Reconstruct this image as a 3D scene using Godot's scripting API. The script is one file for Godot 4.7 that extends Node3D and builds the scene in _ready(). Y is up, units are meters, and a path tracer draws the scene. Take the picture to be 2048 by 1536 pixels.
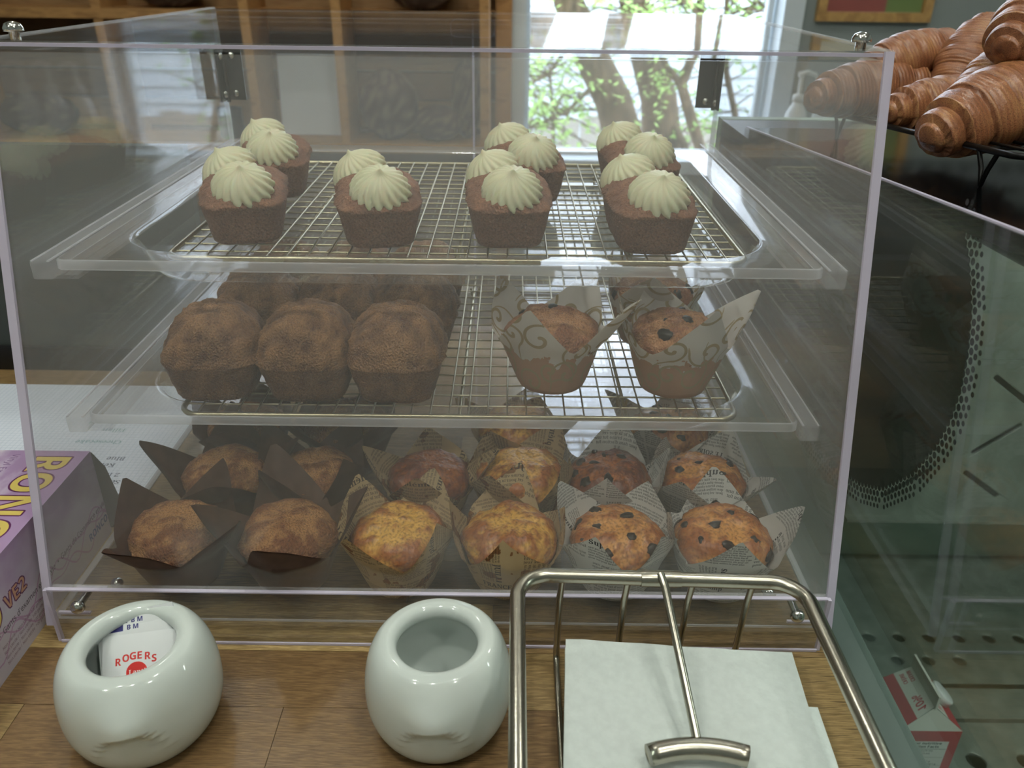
extends Node3D

const CY := -0.0125          # height of the wooden worktop
const LEAN := 0.2623         # how far the case's front leans back per metre of height

var used := {}
var mats := {}
var rng := RandomNumberGenerator.new()
var nz := FastNoiseLite.new()
var glyphs := {}
var fonts := {}
var ts: TextServer


# ---------------------------------------------------------------- mesh building
class Mb:
	var v := PackedVector3Array()
	var uv := PackedVector2Array()
	var c := PackedColorArray()
	var ix := PackedInt32Array()
	var has_c := false

	func vert(p: Vector3, t := Vector2.ZERO, col := Color.WHITE) -> int:
		v.append(p)
		uv.append(t)
		c.append(col)
		return v.size() - 1

	func tri(a: int, b: int, d: int) -> void:      # counter-clockwise seen from outside
		ix.append(a)
		ix.append(d)
		ix.append(b)

	func quad(a: Vector3, b: Vector3, d: Vector3, e: Vector3, ua := Vector2(0, 1), ub := Vector2(1, 1), ud := Vector2(1, 0), ue := Vector2(0, 0)) -> void:
		var i := vert(a, ua)
		vert(b, ub)
		vert(d, ud)
		vert(e, ue)
		tri(i, i + 1, i + 2)
		tri(i, i + 2, i + 3)

	func box(lo: Vector3, hi: Vector3) -> void:
		var p := []
		for k in 8:
			p.append(Vector3(hi.x if k & 1 else lo.x, hi.y if k & 2 else lo.y, hi.z if k & 4 else lo.z))
		quad(p[4], p[5], p[7], p[6])
		quad(p[1], p[0], p[2], p[3])
		quad(p[5], p[1], p[3], p[7])
		quad(p[0], p[4], p[6], p[2])
		quad(p[6], p[7], p[3], p[2])
		quad(p[0], p[1], p[5], p[4])

	func grid(rows: Array, closed: bool, flip := false) -> void:   # rows of equal-length vertex number lists
		for j in rows.size() - 1:
			var a: PackedInt32Array = rows[j]
			var b: PackedInt32Array = rows[j + 1]
			var n := a.size()
			for i in (n if closed else n - 1):
				var k := (i + 1) % n
				if flip:
					tri(a[i], b[k], a[k])
					tri(a[i], b[i], b[k])
				else:
					tri(a[i], a[k], b[k])
					tri(a[i], b[k], b[i])

	func fan(row: PackedInt32Array, center: int, flip := false) -> void:
		for i in row.size():
			var k := (i + 1) % row.size()
			if flip:
				tri(row[k], row[i], center)
			else:
				tri(row[i], row[k], center)

	func ring(pts: PackedVector3Array) -> PackedInt32Array:
		var r := PackedInt32Array()
		for i in pts.size():
			r.append(vert(pts[i], Vector2(float(i) / pts.size(), 0)))
		return r

	func tube(path: PackedVector3Array, r: float, sides := 8, closed := false, r2 := -1.0) -> void:
		var n := path.size()
		var rows := []
		var up := Vector3.UP
		var first := (path[1] - path[0]).normalized()
		if absf(first.dot(up)) > 0.9:
			up = Vector3.RIGHT
		for i in n:
			var d := (path[(i + 1) % n] - path[(i - 1 + n) % n]) if closed else (path[mini(i + 1, n - 1)] - path[maxi(i - 1, 0)])
			d = d.normalized()
			var sx := d.cross(up).normalized()
			var sy := sx.cross(d).normalized()
			up = sy
			var rr := r if r2 < 0 else lerpf(r, r2, float(i) / (n - 1))
			var row := PackedInt32Array()
			for k in sides:
				var a := TAU * k / sides
				row.append(vert(path[i] + sx * cos(a) * rr + sy * sin(a) * rr, Vector2(float(k) / sides, i)))
			rows.append(row)
		if closed:
			rows.append(rows[0])
		grid(rows, true, true)
		if not closed:
			fan(rows[0], vert(path[0]), true)
			fan(rows[n - 1], vert(path[n - 1]))

	func lathe(profile: PackedVector2Array, seg := 32, center := Vector3.ZERO) -> void:   # (radius, height), from the bottom outside upwards
		var rows := []
		for p in profile:
			var row := PackedInt32Array()
			for k in seg:
				var a := TAU * k / seg
				row.append(vert(center + Vector3(p.x * cos(a), p.y, -p.x * sin(a)), Vector2(float(k) / seg, p.y)))
			rows.append(row)
		grid(rows, true)

	func prism(poly: PackedVector2Array, x0: float, x1: float) -> void:     # polygon in (z, y), extruded along x
		var tr := Geometry2D.triangulate_polygon(poly)
		for side in [x0, x1]:
			var i0 := v.size()
			for p in poly:
				vert(Vector3(side, p.y, p.x))
			for t in range(0, tr.size(), 3):
				var a := poly[tr[t]]
				var b := poly[tr[t + 1]]
				var d := poly[tr[t + 2]]
				var ccw := (b - a).cross(d - a) > 0.0
				if ccw == (side == x0):
					tri(i0 + tr[t], i0 + tr[t + 1], i0 + tr[t + 2])
				else:
					tri(i0 + tr[t], i0 + tr[t + 2], i0 + tr[t + 1])
		var area := 0.0
		for i in poly.size():
			area += poly[i].cross(poly[(i + 1) % poly.size()])
		for i in poly.size():
			var a := poly[i]
			var b := poly[(i + 1) % poly.size()]
			if area > 0:
				quad(Vector3(x1, a.y, a.x), Vector3(x1, b.y, b.x), Vector3(x0, b.y, b.x), Vector3(x0, a.y, a.x))
			else:
				quad(Vector3(x0, a.y, a.x), Vector3(x0, b.y, b.x), Vector3(x1, b.y, b.x), Vector3(x1, a.y, a.x))

	func done(smooth := true) -> ArrayMesh:
		var n := PackedVector3Array()
		n.resize(v.size())
		for t in range(0, ix.size(), 3):
			var a := ix[t]
			var b := ix[t + 2]
			var d := ix[t + 1]
			var f := (v[b] - v[a]).cross(v[d] - v[a])
			n[a] += f
			n[b] += f
			n[d] += f
		for i in n.size():
			n[i] = n[i].normalized() if n[i].length_squared() > 1e-30 else Vector3.UP
		var arr := []
		arr.resize(Mesh.ARRAY_MAX)
		arr[Mesh.ARRAY_VERTEX] = v
		arr[Mesh.ARRAY_NORMAL] = n
		arr[Mesh.ARRAY_TEX_UV] = uv
		if has_c:
			arr[Mesh.ARRAY_COLOR] = c
		arr[Mesh.ARRAY_INDEX] = ix
		var m := ArrayMesh.new()
		m.add_surface_from_arrays(Mesh.PRIMITIVE_TRIANGLES, arr)
		return m


# ---------------------------------------------------------------- scene helpers
func numbered(called: String) -> String:
	var k: int = used.get(called, 0)
	used[called] = k + 1
	return called if k == 0 else "%s_%03d" % [called, k]


func tag(o: Node3D, label: String, category: String, group := "") -> void:
	o.set_meta("label", label)
	o.set_meta("category", category)
	if group != "":
		o.set_meta("group", group)


func thing(called: String, label: String, category: String, at := Vector3.ZERO, turn := 0.0, group := "") -> Node3D:
	var o := Node3D.new()
	o.name = numbered(called)
	add_child(o)
	o.position = at
	o.rotation.y = turn
	tag(o, label, category, group)
	return o


func part(parent: Node3D, called: String, mesh: Mesh, m: Material, at := Transform3D()) -> MeshInstance3D:
	var o := MeshInstance3D.new()
	o.name = called
	o.mesh = mesh
	o.material_override = null
	for i in mesh.get_surface_count():
		o.set_surface_override_material(i, m)
	o.transform = at
	parent.add_child(o, true)
	return o


func single(called: String, label: String, category: String, mesh: Mesh, m: Material, at := Transform3D(), group := "") -> MeshInstance3D:
	var o := part(self, numbered(called), mesh, m, at)
	tag(o, label, category, group)
	return o


func structure(called: String, mesh: Mesh, m: Material, at := Transform3D()) -> MeshInstance3D:
	var o := part(self, called, mesh, m, at)
	o.set_meta("kind", "structure")
	return o


func copy_of(proto: Node3D, at: Vector3, turn: float, label: String) -> Node3D:
	var base := String(proto.name).split("_0")[0]
	var o: Node3D = proto.duplicate()
	o.name = numbered(base)
	add_child(o)
	o.position = at
	o.rotation.y = turn
	o.set_meta("label", label)
	return o


func bx(lo: Vector3, hi: Vector3) -> ArrayMesh:
	var m := Mb.new()
	m.box(lo, hi)
	return m.done()


func cyl(r: float, h: float, sides := 16) -> CylinderMesh:
	var m := CylinderMesh.new()
	m.top_radius = r
	m.bottom_radius = r
	m.height = h
	m.radial_segments = sides
	m.rings = 1
	return m


func rod(a: Vector3, b: Vector3, r: float, sides := 8) -> ArrayMesh:
	var m := Mb.new()
	m.tube(PackedVector3Array([a, b]), r, sides)
	return m.done()


func rr(hx: float, hz: float, r: float, n := 6) -> PackedVector3Array:     # rounded rectangle, counter-clockwise from above
	var out := PackedVector3Array()
	for q in 4:
		var cx := (hx - r) * (1 if q in [0, 3] else -1)
		var cz := (hz - r) * (-1 if q in [0, 1] else 1)
		for k in n + 1:
			var a := PI / 2 * (q + float(k) / n)
			out.append(Vector3(cx + r * cos(a), 0, cz - r * sin(a)))
	return out


func lin(r: int, g: int, b: int) -> Color:
	return Color8(r, g, b).srgb_to_linear()


# ---------------------------------------------------------------- materials
func noise_tex(freq: float, octaves: int, ramp: Array, seed_: int, size := 256, kind := FastNoiseLite.TYPE_SIMPLEX_SMOOTH, normal := false) -> NoiseTexture2D:
	var n := FastNoiseLite.new()
	n.noise_type = kind
	n.seed = seed_
	n.frequency = freq
	n.fractal_octaves = octaves
	var t := NoiseTexture2D.new()
	t.width = size
	t.height = size
	t.seamless = true
	t.noise = n
	if normal:
		t.as_normal_map = true
		t.bump_strength = 6.0
	if ramp.size():
		var g := Gradient.new()
		g.offsets = PackedFloat32Array()
		g.colors = PackedColorArray()
		var offs := PackedFloat32Array()
		var cols := PackedColorArray()
		for i in ramp.size():
			offs.append(float(i) / (ramp.size() - 1))
			cols.append(ramp[i])
		g.offsets = offs
		g.colors = cols
		t.color_ramp = g
	return t


func mat(key: String, col: Color, rough := 0.6, metal := 0.0) -> StandardMaterial3D:
	if mats.has(key):
		return mats[key]
	var m := StandardMaterial3D.new()
	m.resource_name = key
	m.albedo_color = col
	m.roughness = rough
	m.metallic = metal
	mats[key] = m
	return m


func pane(key: String, col: Color, alpha: float, rough := 0.03) -> StandardMaterial3D:
	var m := mat(key, Color(col.r, col.g, col.b, alpha), rough)
	m.transparency = BaseMaterial3D.TRANSPARENCY_ALPHA
	m.cull_mode = BaseMaterial3D.CULL_DISABLED
	return m


func tri(m: StandardMaterial3D, scale: Vector3, world := false) -> StandardMaterial3D:
	m.uv1_triplanar = true
	m.uv1_world_triplanar = world
	m.uv1_scale = scale
	m.uv1_triplanar_sharpness = 4.0
	return m


func grained(key: String, tex: Texture2D, scale: Vector3, tone: Color, rough: float, bump: Texture2D = null, depth := 0.0, world := false) -> StandardMaterial3D:
	var m := mat(key, tone, rough)
	m.albedo_texture = tex
	if bump:
		m.heightmap_enabled = true
		m.heightmap_texture = bump
		m.heightmap_scale = depth
	return tri(m, scale, world)


func make_materials() -> void:
	# acrylic and glass
	pane("acrylic", Color(0.93, 0.95, 0.95), 0.03)
	pane("acrylic_front", Color(0.95, 0.94, 0.93), 0.04, 0.18)
	pane("acrylic_rear", Color(0.95, 0.95, 0.94), 0.05, 0.25)
	pane("tray_clear", Color(0.95, 0.97, 0.97), 0.035, 0.05)
	pane("green_glass", Color(0.42, 0.54, 0.48), 0.07)
	pane("window_glass", Color(0.95, 1, 1), 0.02)
	var e := mat("acrylic_edge", Color(0.86, 0.83, 0.91, 0.8), 0.3)
	e.transparency = BaseMaterial3D.TRANSPARENCY_ALPHA
	var e3 := mat("acrylic_edge_soft", Color(0.9, 0.9, 0.92, 0.22), 0.3)
	e3.transparency = BaseMaterial3D.TRANSPARENCY_ALPHA
	var e2 := mat("acrylic_edge_faint", Color(0.92, 0.92, 0.94, 0.42), 0.3)
	e2.transparency = BaseMaterial3D.TRANSPARENCY_ALPHA
	var g := mat("acrylic_solid", Color(1, 1, 1, 0.03), 0.05)
	g.refraction_enabled = true
	g.refraction_scale = 0.049
	# metals
	mat("chrome", Color(0.82, 0.82, 0.8), 0.12, 1.0)
	mat("hinge_steel", Color(0.42, 0.41, 0.4), 0.3, 1.0)
	mat("wire_steel", Color(0.72, 0.69, 0.58), 0.3, 1.0)
	mat("dark_wire", Color(0.12, 0.12, 0.12), 0.35, 0.8)
	var br := mat("brushed_nickel", Color(0.7, 0.68, 0.63), 0.27, 1.0)
	br.heightmap_enabled = true
	br.heightmap_texture = noise_tex(0.05, 3, [], 5, 128)
	br.heightmap_scale = 0.004
	tri(br, Vector3(40, 40, 40))
	var st := grained("steel_sheet", noise_tex(0.02, 4, [Color(0.8, 0.8, 0.8), Color(1, 1, 1)], 8), Vector3(4, 2, 4), Color(0.62, 0.65, 0.61), 0.42)
	st.metallic = 0.35
	# plain things
	mat("black_paint", Color(0.03, 0.032, 0.036), 0.12)
	mat("porcelain", Color(0.83, 0.86, 0.845), 0.08)
	mat("white_paint", Color(0.85, 0.88, 0.9), 0.45)
	mat("grey_wall", Color(0.55, 0.58, 0.57), 0.85)
	mat("ceiling_white", Color(0.85, 0.85, 0.83), 0.9)
	mat("dark_panel", Color(0.20, 0.225, 0.21), 0.4)
	mat("black_plastic", Color(0.05, 0.05, 0.055), 0.4)
	mat("white_plastic", Color(0.86, 0.88, 0.88), 0.35)
	mat("choc", Color(0.09, 0.05, 0.035), 0.35)
	var cream := mat("buttercream", Color(0.89, 0.88, 0.74), 0.5)
	cream.subsurf_scatter_enabled = true
	cream.subsurf_scatter_strength = 0.15
	# wood
	var grain := noise_tex(0.012, 5, [Color(0.42, 0.345, 0.24), Color(0.74, 0.655, 0.50), Color(0.57, 0.485, 0.35), Color(0.82, 0.735, 0.58)], 21, 512)
	var fine := noise_tex(0.06, 3, [], 22, 256)
	var tones := [Color(0.86, 0.83, 0.76), Color(0.76, 0.71, 0.64), Color(0.98, 0.95, 0.86), Color(0.82, 0.78, 0.70), Color(0.68, 0.61, 0.54), Color(0.92, 0.85, 0.72)]
	for k in 6:
		grained("stave_%d" % k, grain, Vector3(4.5, 48, 48), tones[k], 0.36, fine, 0.01, true)
	var pine := noise_tex(0.014, 4, [Color(0.60, 0.48, 0.35), Color(0.76, 0.64, 0.48), Color(0.68, 0.56, 0.41)], 31, 256)
	for k in 4:
		grained("log_%d" % k, pine, Vector3(1.2, 12, 12), [Color(0.72, 0.66, 0.6), Color(0.62, 0.55, 0.5), Color(0.8, 0.75, 0.68), Color(0.55, 0.5, 0.46)][k], 0.75, null, 0.0, true)
	grained("shelf_wood", pine, Vector3(2, 8, 8), Color(0.95, 0.86, 0.72), 0.6, null, 0.0, true)
	grained("frame_wood", pine, Vector3(3, 3, 3), Color(1, 0.95, 0.8), 0.5, null, 0.0, true)
	grained("floor_wood", pine, Vector3(1, 4, 6), Color(0.45, 0.42, 0.4), 0.5, null, 0.0, true)
	# crusts: vertex colours times a fine grain
	var speck := noise_tex(0.09, 4, [Color(0.62, 0.6, 0.58), Color(0.95, 0.95, 0.95), Color(1, 1, 1)], 41, 256)
	var crumb := noise_tex(0.07, 4, [], 42, 256)
	for k in [["crust", 0.58, 0.16, 26.0], ["crust_glossy", 0.34, 0.06, 14.0], ["crumb", 0.85, 0.12, 22.0], ["croissant_crust", 0.33, 0.02, 40.0]]:
		var m := grained(k[0], speck, Vector3.ONE * k[3], Color.WHITE, k[1], crumb, k[2])
		m.vertex_color_use_as_albedo = true
	# paper
	var nap := grained("napkin", noise_tex(0.05, 2, [Color(0.96, 0.96, 0.96), Color(1, 1, 1)], 51, 128), Vector3(20, 20, 20), Color(0.83, 0.86, 0.85), 0.95, noise_tex(0.12, 2, [], 52, 128, FastNoiseLite.TYPE_CELLULAR), 0.03)
	nap.rim_enabled = true
	nap.rim = 0.2
	grained("dark_paper", noise_tex(0.04, 3, [Color(0.75, 0.72, 0.7), Color(1, 1, 1)], 53, 128), Vector3(14, 14, 14), Color(0.37, 0.26, 0.20), 0.6)
	mat("card_grey", Color(0.42, 0.43, 0.41), 0.8)
	# outdoors
	grained("bark", noise_tex(0.03, 4, [Color(0.32, 0.28, 0.23), Color(0.55, 0.48, 0.40)], 61, 256), Vector3(2, 0.7, 2), Color(1, 0.95, 0.9), 0.9)
	for k in 3:
		var lf := mat("leaf_%d" % k, [Color(0.66, 0.80, 0.44), Color(0.74, 0.86, 0.50), Color(0.58, 0.72, 0.40)][k], 0.6)
		lf.backlight_enabled = true
		lf.backlight = Color(0.6, 0.75, 0.35)
		lf.cull_mode = BaseMaterial3D.CULL_DISABLED
	mat("siding", Color(0.88, 0.91, 0.93), 0.7)
	mat("fence_wood", Color(0.74, 0.71, 0.67), 0.85)
	mat("ground", Color(0.42, 0.42, 0.36), 0.95)


# ---------------------------------------------------------------- lettering on textures
func font_rid(style: String) -> RID:
	if not fonts.has(style):
		var f := SystemFont.new()
		f.font_names = PackedStringArray(["Droid Serif" if style.begins_with("serif") else "Droid Sans"])
		f.font_weight = 700 if style.ends_with("bold") else 400
		fonts[style] = f
	return fonts[style].get_rids()[0]


func text_image(text: String, size: int, col: Color, style := "sans") -> Image:
	var rid := font_rid(style)
	var sz := Vector2i(size, 0)
	var w := 4.0
	for ch in text:
		w += ts.font_get_glyph_advance(rid, size, ts.font_get_glyph_index(rid, size, ch.unicode_at(0), 0)).x
	var im := Image.create_empty(int(w) + 4, int(size * 1.3), false, Image.FORMAT_RGBA8)
	im.fill(Color(col.r, col.g, col.b, 0))
	var x := 2.0
	for ch in text:
		var gi: int = ts.font_get_glyph_index(rid, size, ch.unicode_at(0), 0)
		ts.font_render_glyph(rid, sz, gi)
		var r: Rect2 = ts.font_get_glyph_uv_rect(rid, sz, gi)
		var key := "%s/%d/%d/%s" % [style, size, gi, col.to_html()]
		if r.size.x > 0 and not glyphs.has(key):
			var atlas: Image = ts.font_get_texture_image(rid, sz, ts.font_get_glyph_texture_idx(rid, sz, gi))
			var sub := Image.create_empty(int(r.size.x), int(r.size.y), false, Image.FORMAT_RGBA8)
			for py in int(r.size.y):
				for px in int(r.size.x):
					sub.set_pixel(px, py, Color(col.r, col.g, col.b, col.a * atlas.get_pixel(int(r.position.x) + px, int(r.position.y) + py).a))
			glyphs[key] = sub
		if glyphs.has(key):
			var o: Vector2 = ts.font_get_glyph_offset(rid, sz, gi)
			im.blend_rect(glyphs[key], Rect2i(Vector2i.ZERO, glyphs[key].get_size()), Vector2i(int(x + o.x), int(size + o.y)))
		x += ts.font_get_glyph_advance(rid, size, gi).x
	return im


func write(im: Image, text: String, x: int, y: int, size: int, col: Color, style := "sans", turns := 0) -> void:   # quarter turns clockwise
	var t := text_image(text, size, col, style)
	for k in turns:
		t.rotate_90(CLOCKWISE)
	im.blend_rect(t, Rect2i(Vector2i.ZERO, t.get_size()), Vector2i(x, y))


func disc(im: Image, x: float, y: float, r: float, col: Color) -> void:
	for py in range(maxi(0, int(y - r)), mini(im.get_height(), int(y + r) + 2)):
		for px in range(maxi(0, int(x - r)), mini(im.get_width(), int(x + r) + 2)):
			if Vector2(px - x, py - y).length() <= r:
				im.set_pixel(px, py, col)


func line(im: Image, a: Vector2, b: Vector2, r: float, col: Color) -> void:
	var n := maxi(1, int(a.distance_to(b) / maxf(0.7, r)))
	for k in n + 1:
		var p := a.lerp(b, float(k) / n)
		disc(im, p.x, p.y, r, col)


func paper_mat(key: String, im: Image, rough := 0.75) -> StandardMaterial3D:
	var m := mat(key, Color.WHITE, rough)
	im.generate_mipmaps()
	m.albedo_texture = ImageTexture.create_from_image(im)
	m.cull_mode = BaseMaterial3D.CULL_DISABLED
	return m


func newsprint(key: String, ground: Color, ink: Color, stain: float, seed_: int) -> void:
	var r := RandomNumberGenerator.new()
	r.seed = seed_
	var im := Image.create_empty(1024, 512, false, Image.FORMAT_RGBA8)
	im.fill(ground)
	var words := ["que", "chose", "d'action", "le", "pour", "général", "nées", "milieu", "rue", "Informations", "Paris", "la", "par", "quelle", "fut", "une", "ville", "dans", "brune", "plus", "cet", "vol", "jour", "état", "sur"]
	var heads := ["JUILLET", "champ", "FRANCE", "N. (1889)", "MATIN", "Supplément", "LE SOIR"]
	for by in 4:
		for bxn in 5:
			var turns := r.randi_range(0, 3) if r.randf() < 0.45 else 0
			var blk := Image.create_empty(200, 124, false, Image.FORMAT_RGBA8)
			blk.fill(Color(ground.r, ground.g, ground.b, 0))
			var y := 2
			if r.randf() < 0.5:
				write(blk, heads[r.randi_range(0, 6)], 4, 0, r.randi_range(26, 38), ink, "serifbold")
				y = 44
			var sz: int = [11, 13, 15, 18][r.randi_range(0, 3)]
			while y < 106:
				var s := ""
				while s.length() < 200 / (sz * 0.52):
					s += words[r.randi_range(0, words.size() - 1)] + " "
				write(blk, s, 2, y, sz, ink, "serif")
				y += int(sz * 1.15)
			if turns == 2:
				blk.rotate_180()
			elif turns == 1 or turns == 3:
				blk.rotate_90(CLOCKWISE if turns == 1 else COUNTERCLOCKWISE)
			im.blend_rect(blk, Rect2i(0, 0, mini(200, blk.get_width()), mini(124, blk.get_height())), Vector2i(bxn * 205 + 2, by * 128 + 2))
	var fn := FastNoiseLite.new()
	fn.seed = seed_
	fn.frequency = 0.006
	fn.fractal_octaves = 4
	if stain > 0:                                      # grease and baked-on batter with outlines of their own
		for y in 512:
			for x in 1024:
				var q := fn.get_noise_2d(x, y)
				if q > 0.36 - stain * 0.2:
					im.set_pixel(x, y, im.get_pixel(x, y) * Color(0.72, 0.56, 0.42))
	var m := paper_mat(key, im, 0.6)
	m.backlight_enabled = true
	m.backlight = Color(0.62, 0.6, 0.55)


func swirl_paper() -> void:
	var r := RandomNumberGenerator.new()
	r.seed = 77
	var im := Image.create_empty(1024, 512, false, Image.FORMAT_RGBA8)
	im.fill(Color(0.94, 0.93, 0.91))
	var ink := Color(0.74, 0.67, 0.52)
	nz.seed = 12
	nz.frequency = 1.0
	for y in 512:                                      # batter and butter have soaked the lower part of the sheet
		for x in 1024:
			if y > 330 + 60 * nz.get_noise_2d(x * 0.012, y * 0.012):
				im.set_pixel(x, y, Color(0.80, 0.64, 0.52))
	for k in 24:
		var c := Vector2((k % 8 + r.randf_range(0.2, 0.8)) * 128, (k / 8 + r.randf_range(0.2, 0.8)) * 170)
		var s := 1.0 if r.randf() < 0.5 else -1.0
		var a0 := r.randf() * TAU
		var big := r.randf_range(52, 92)
		var last := c
		for i in 60:
			var t := i / 59.0
			var p := c + Vector2.from_angle(a0 + s * t * 7.0) * big * (0.12 + 0.88 * t)
			if i:
				line(im, last, p, 8.5 - 3.0 * t, ink)
			last = p
		var tail := last
		for i in 18:
			var p := tail + Vector2.from_angle(a0 + s * (7.0 + PI / 2 - i * 0.06)) * 7.0
			line(im, tail, p, 5.2 - 0.2 * i, ink)
			tail = p
	var m := paper_mat("swirl_paper", im, 0.6)
	m.backlight_enabled = true
	m.backlight = Color(0.66, 0.64, 0.6)


# ---------------------------------------------------------------- baked goods
func loaf_mesh(bw: float, bl: float, rim: float, rw: float, rl: float, dome: float, seed_: int, rough: float, base: Color, light: Color) -> ArrayMesh:
	var m := Mb.new()
	m.has_c = true
	nz.seed = seed_
	nz.frequency = 1.0
	var rows := []
	var prof := [[0.0, 0.90, 0.94, 5.0], [0.06, 1.0, 1.0, 5.0]]
	for k in 6:
		var t := (k + 1) / 6.0
		prof.append([t, lerpf(1.0, rw / bw, t), lerpf(1.0, rl / bl, t), lerpf(5.0, 4.2, t)])
	prof.append([1.07, rw / bw * 1.03, rl / bl * 1.02, 4.0])
	for k in 14:
		var a := (k + 1) / 15.0 * PI / 2
		prof.append([1.08 + dome / rim * sin(a), rw / bw * pow(cos(a), 0.72), rl / bl * pow(cos(a), 0.66), lerpf(3.6, 2.0, sin(a))])
	var n := 64
	for p in prof:
		var row := PackedInt32Array()
		for i in n:
			var a := TAU * i / n
			var ca := cos(a)
			var sa := sin(a)
			var k: float = pow(pow(absf(ca), p[3]) + pow(absf(sa), p[3]), -1.0 / p[3])
			var q := Vector3(ca * k * bw * p[1], rim * p[0], -sa * k * bl * p[2])
			var top: bool = p[0] > 1.04
			var big := nz.get_noise_3d(q.x * 55, q.y * 55, q.z * 55)
			var small := nz.get_noise_3d(q.x * 260 + 9, q.y * 260, q.z * 260)
			var amp := (0.0034 * big + 0.0009 * small * rough + 0.0012 * absf(nz.get_noise_3d(q.x * 150, q.y * 60 + 5, q.z * 150))) if top else (0.0011 * big + 0.0006 * small * rough)
			var out := Vector3(q.x, (q.y - rim) * (1.5 if top else 0.0), q.z).normalized()
			q += out * amp
			var mixv := clampf(0.5 + 0.9 * big + 0.35 * small, 0, 1)
			row.append(m.vert(q, Vector2(a, p[0]), base.lerp(light, mixv * (0.9 if top else 0.45))))
		rows.append(row)
	m.grid(rows, true)
	m.fan(rows[0], m.vert(Vector3(0, 0.0, 0), Vector2.ZERO, base), true)
	m.fan(rows[rows.size() - 1], m.vert(Vector3(0, rim * 1.08 + dome * 1.0, 0), Vector2.ZERO, light))
	return m.done()


func rosette_mesh(r0: float, h: float, lobes: int, twist: float, seed_: int) -> ArrayMesh:
	var m := Mb.new()
	nz.seed = seed_
	var prof := [[0.86, -0.03], [0.97, 0.03], [1.0, 0.13], [0.985, 0.24], [0.94, 0.36], [0.87, 0.48], [0.77, 0.60], [0.65, 0.70], [0.52, 0.78], [0.39, 0.84], [0.27, 0.885], [0.17, 0.93], [0.10, 0.985], [0.045, 1.06]]
	var rows := []
	var n := lobes * 8
	for j in prof.size():
		var row := PackedInt32Array()
		var p: Array = prof[j]
		for i in n:
			var a := TAU * i / n
			var s := absf(sin(lobes * 0.5 * (a + twist * p[1])))
			var deep: float = 0.15 * clampf(p[0] * 1.3, 0, 1)
			var rad: float = r0 * p[0] * (1.0 - deep + deep * 1.25 * pow(s, 0.7)) * (1.0 + 0.04 * nz.get_noise_2d(cos(a) * 90 + seed_, sin(a) * 90))
			row.append(m.vert(Vector3(rad * cos(a), h * p[1] + (0.03 * h * s if p[1] < 0.3 else 0.0), -rad * sin(a)), Vector2(a, p[1])))
		rows.append(row)
	m.grid(rows, true)
	m.fan(rows[0], m.vert(Vector3.ZERO), true)
	m.fan(rows[rows.size() - 1], m.vert(Vector3(0.0004, h * 1.12, 0.0003)))
	return m.done()


func muffin_mesh(r0: float, y0: float, apex: float, seed_: int, gold: Color, brown: Color, patch: float) -> ArrayMesh:
	var m := Mb.new()
	m.has_c = true
	nz.seed = seed_
	nz.frequency = 1.0
	var rows := []
	var n := 56
	for j in 20:
		var t := j / 19.0
		var row := PackedInt32Array()
		var rad := r0 * (lerpf(0.88, 1.0, t / 0.3) if t < 0.3 else pow(cos((t - 0.3) / 0.7 * PI / 2 * 0.97), 0.72))
		var y := lerpf(y0 * 0.6, y0, t / 0.3) if t < 0.3 else y0 + (apex - y0) * sin((t - 0.3) / 0.7 * PI / 2)
		for i in n:
			var a := TAU * i / n
			var q := Vector3(cos(a) * rad, y, -sin(a) * rad)
			var big := nz.get_noise_3d(q.x * 42, q.y * 42, q.z * 42)
			var mid := nz.get_noise_3d(q.x * 110 + 30, q.y * 110, q.z * 110)
			var small := nz.get_noise_3d(q.x * 330, q.y * 330, q.z * 330 + 7)
			if t > 0.2:
				q += Vector3(q.x, q.y - y0 * 0.5, q.z).normalized() * (0.0042 * big + 0.0016 * mid + 0.0005 * small)
			var w := smoothstep(-0.25, 0.35, 0.9 * big + 0.8 * mid + 0.35 * small + patch + 0.30 * smoothstep(0.62, 0.66, rad / r0 + 0.35 * mid + 0.2 * big) - 0.08)
			row.append(m.vert(q, Vector2(a, t), gold.lerp(brown, w)))
		rows.append(row)
	m.grid(rows, true)
	m.fan(rows[19], m.vert(Vector3(0, apex, 0), Vector2.ZERO, gold))
	m.fan(rows[0], m.vert(Vector3(0, y0 * 0.6, 0), Vector2.ZERO, brown), true)
	return m.done()


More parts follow.
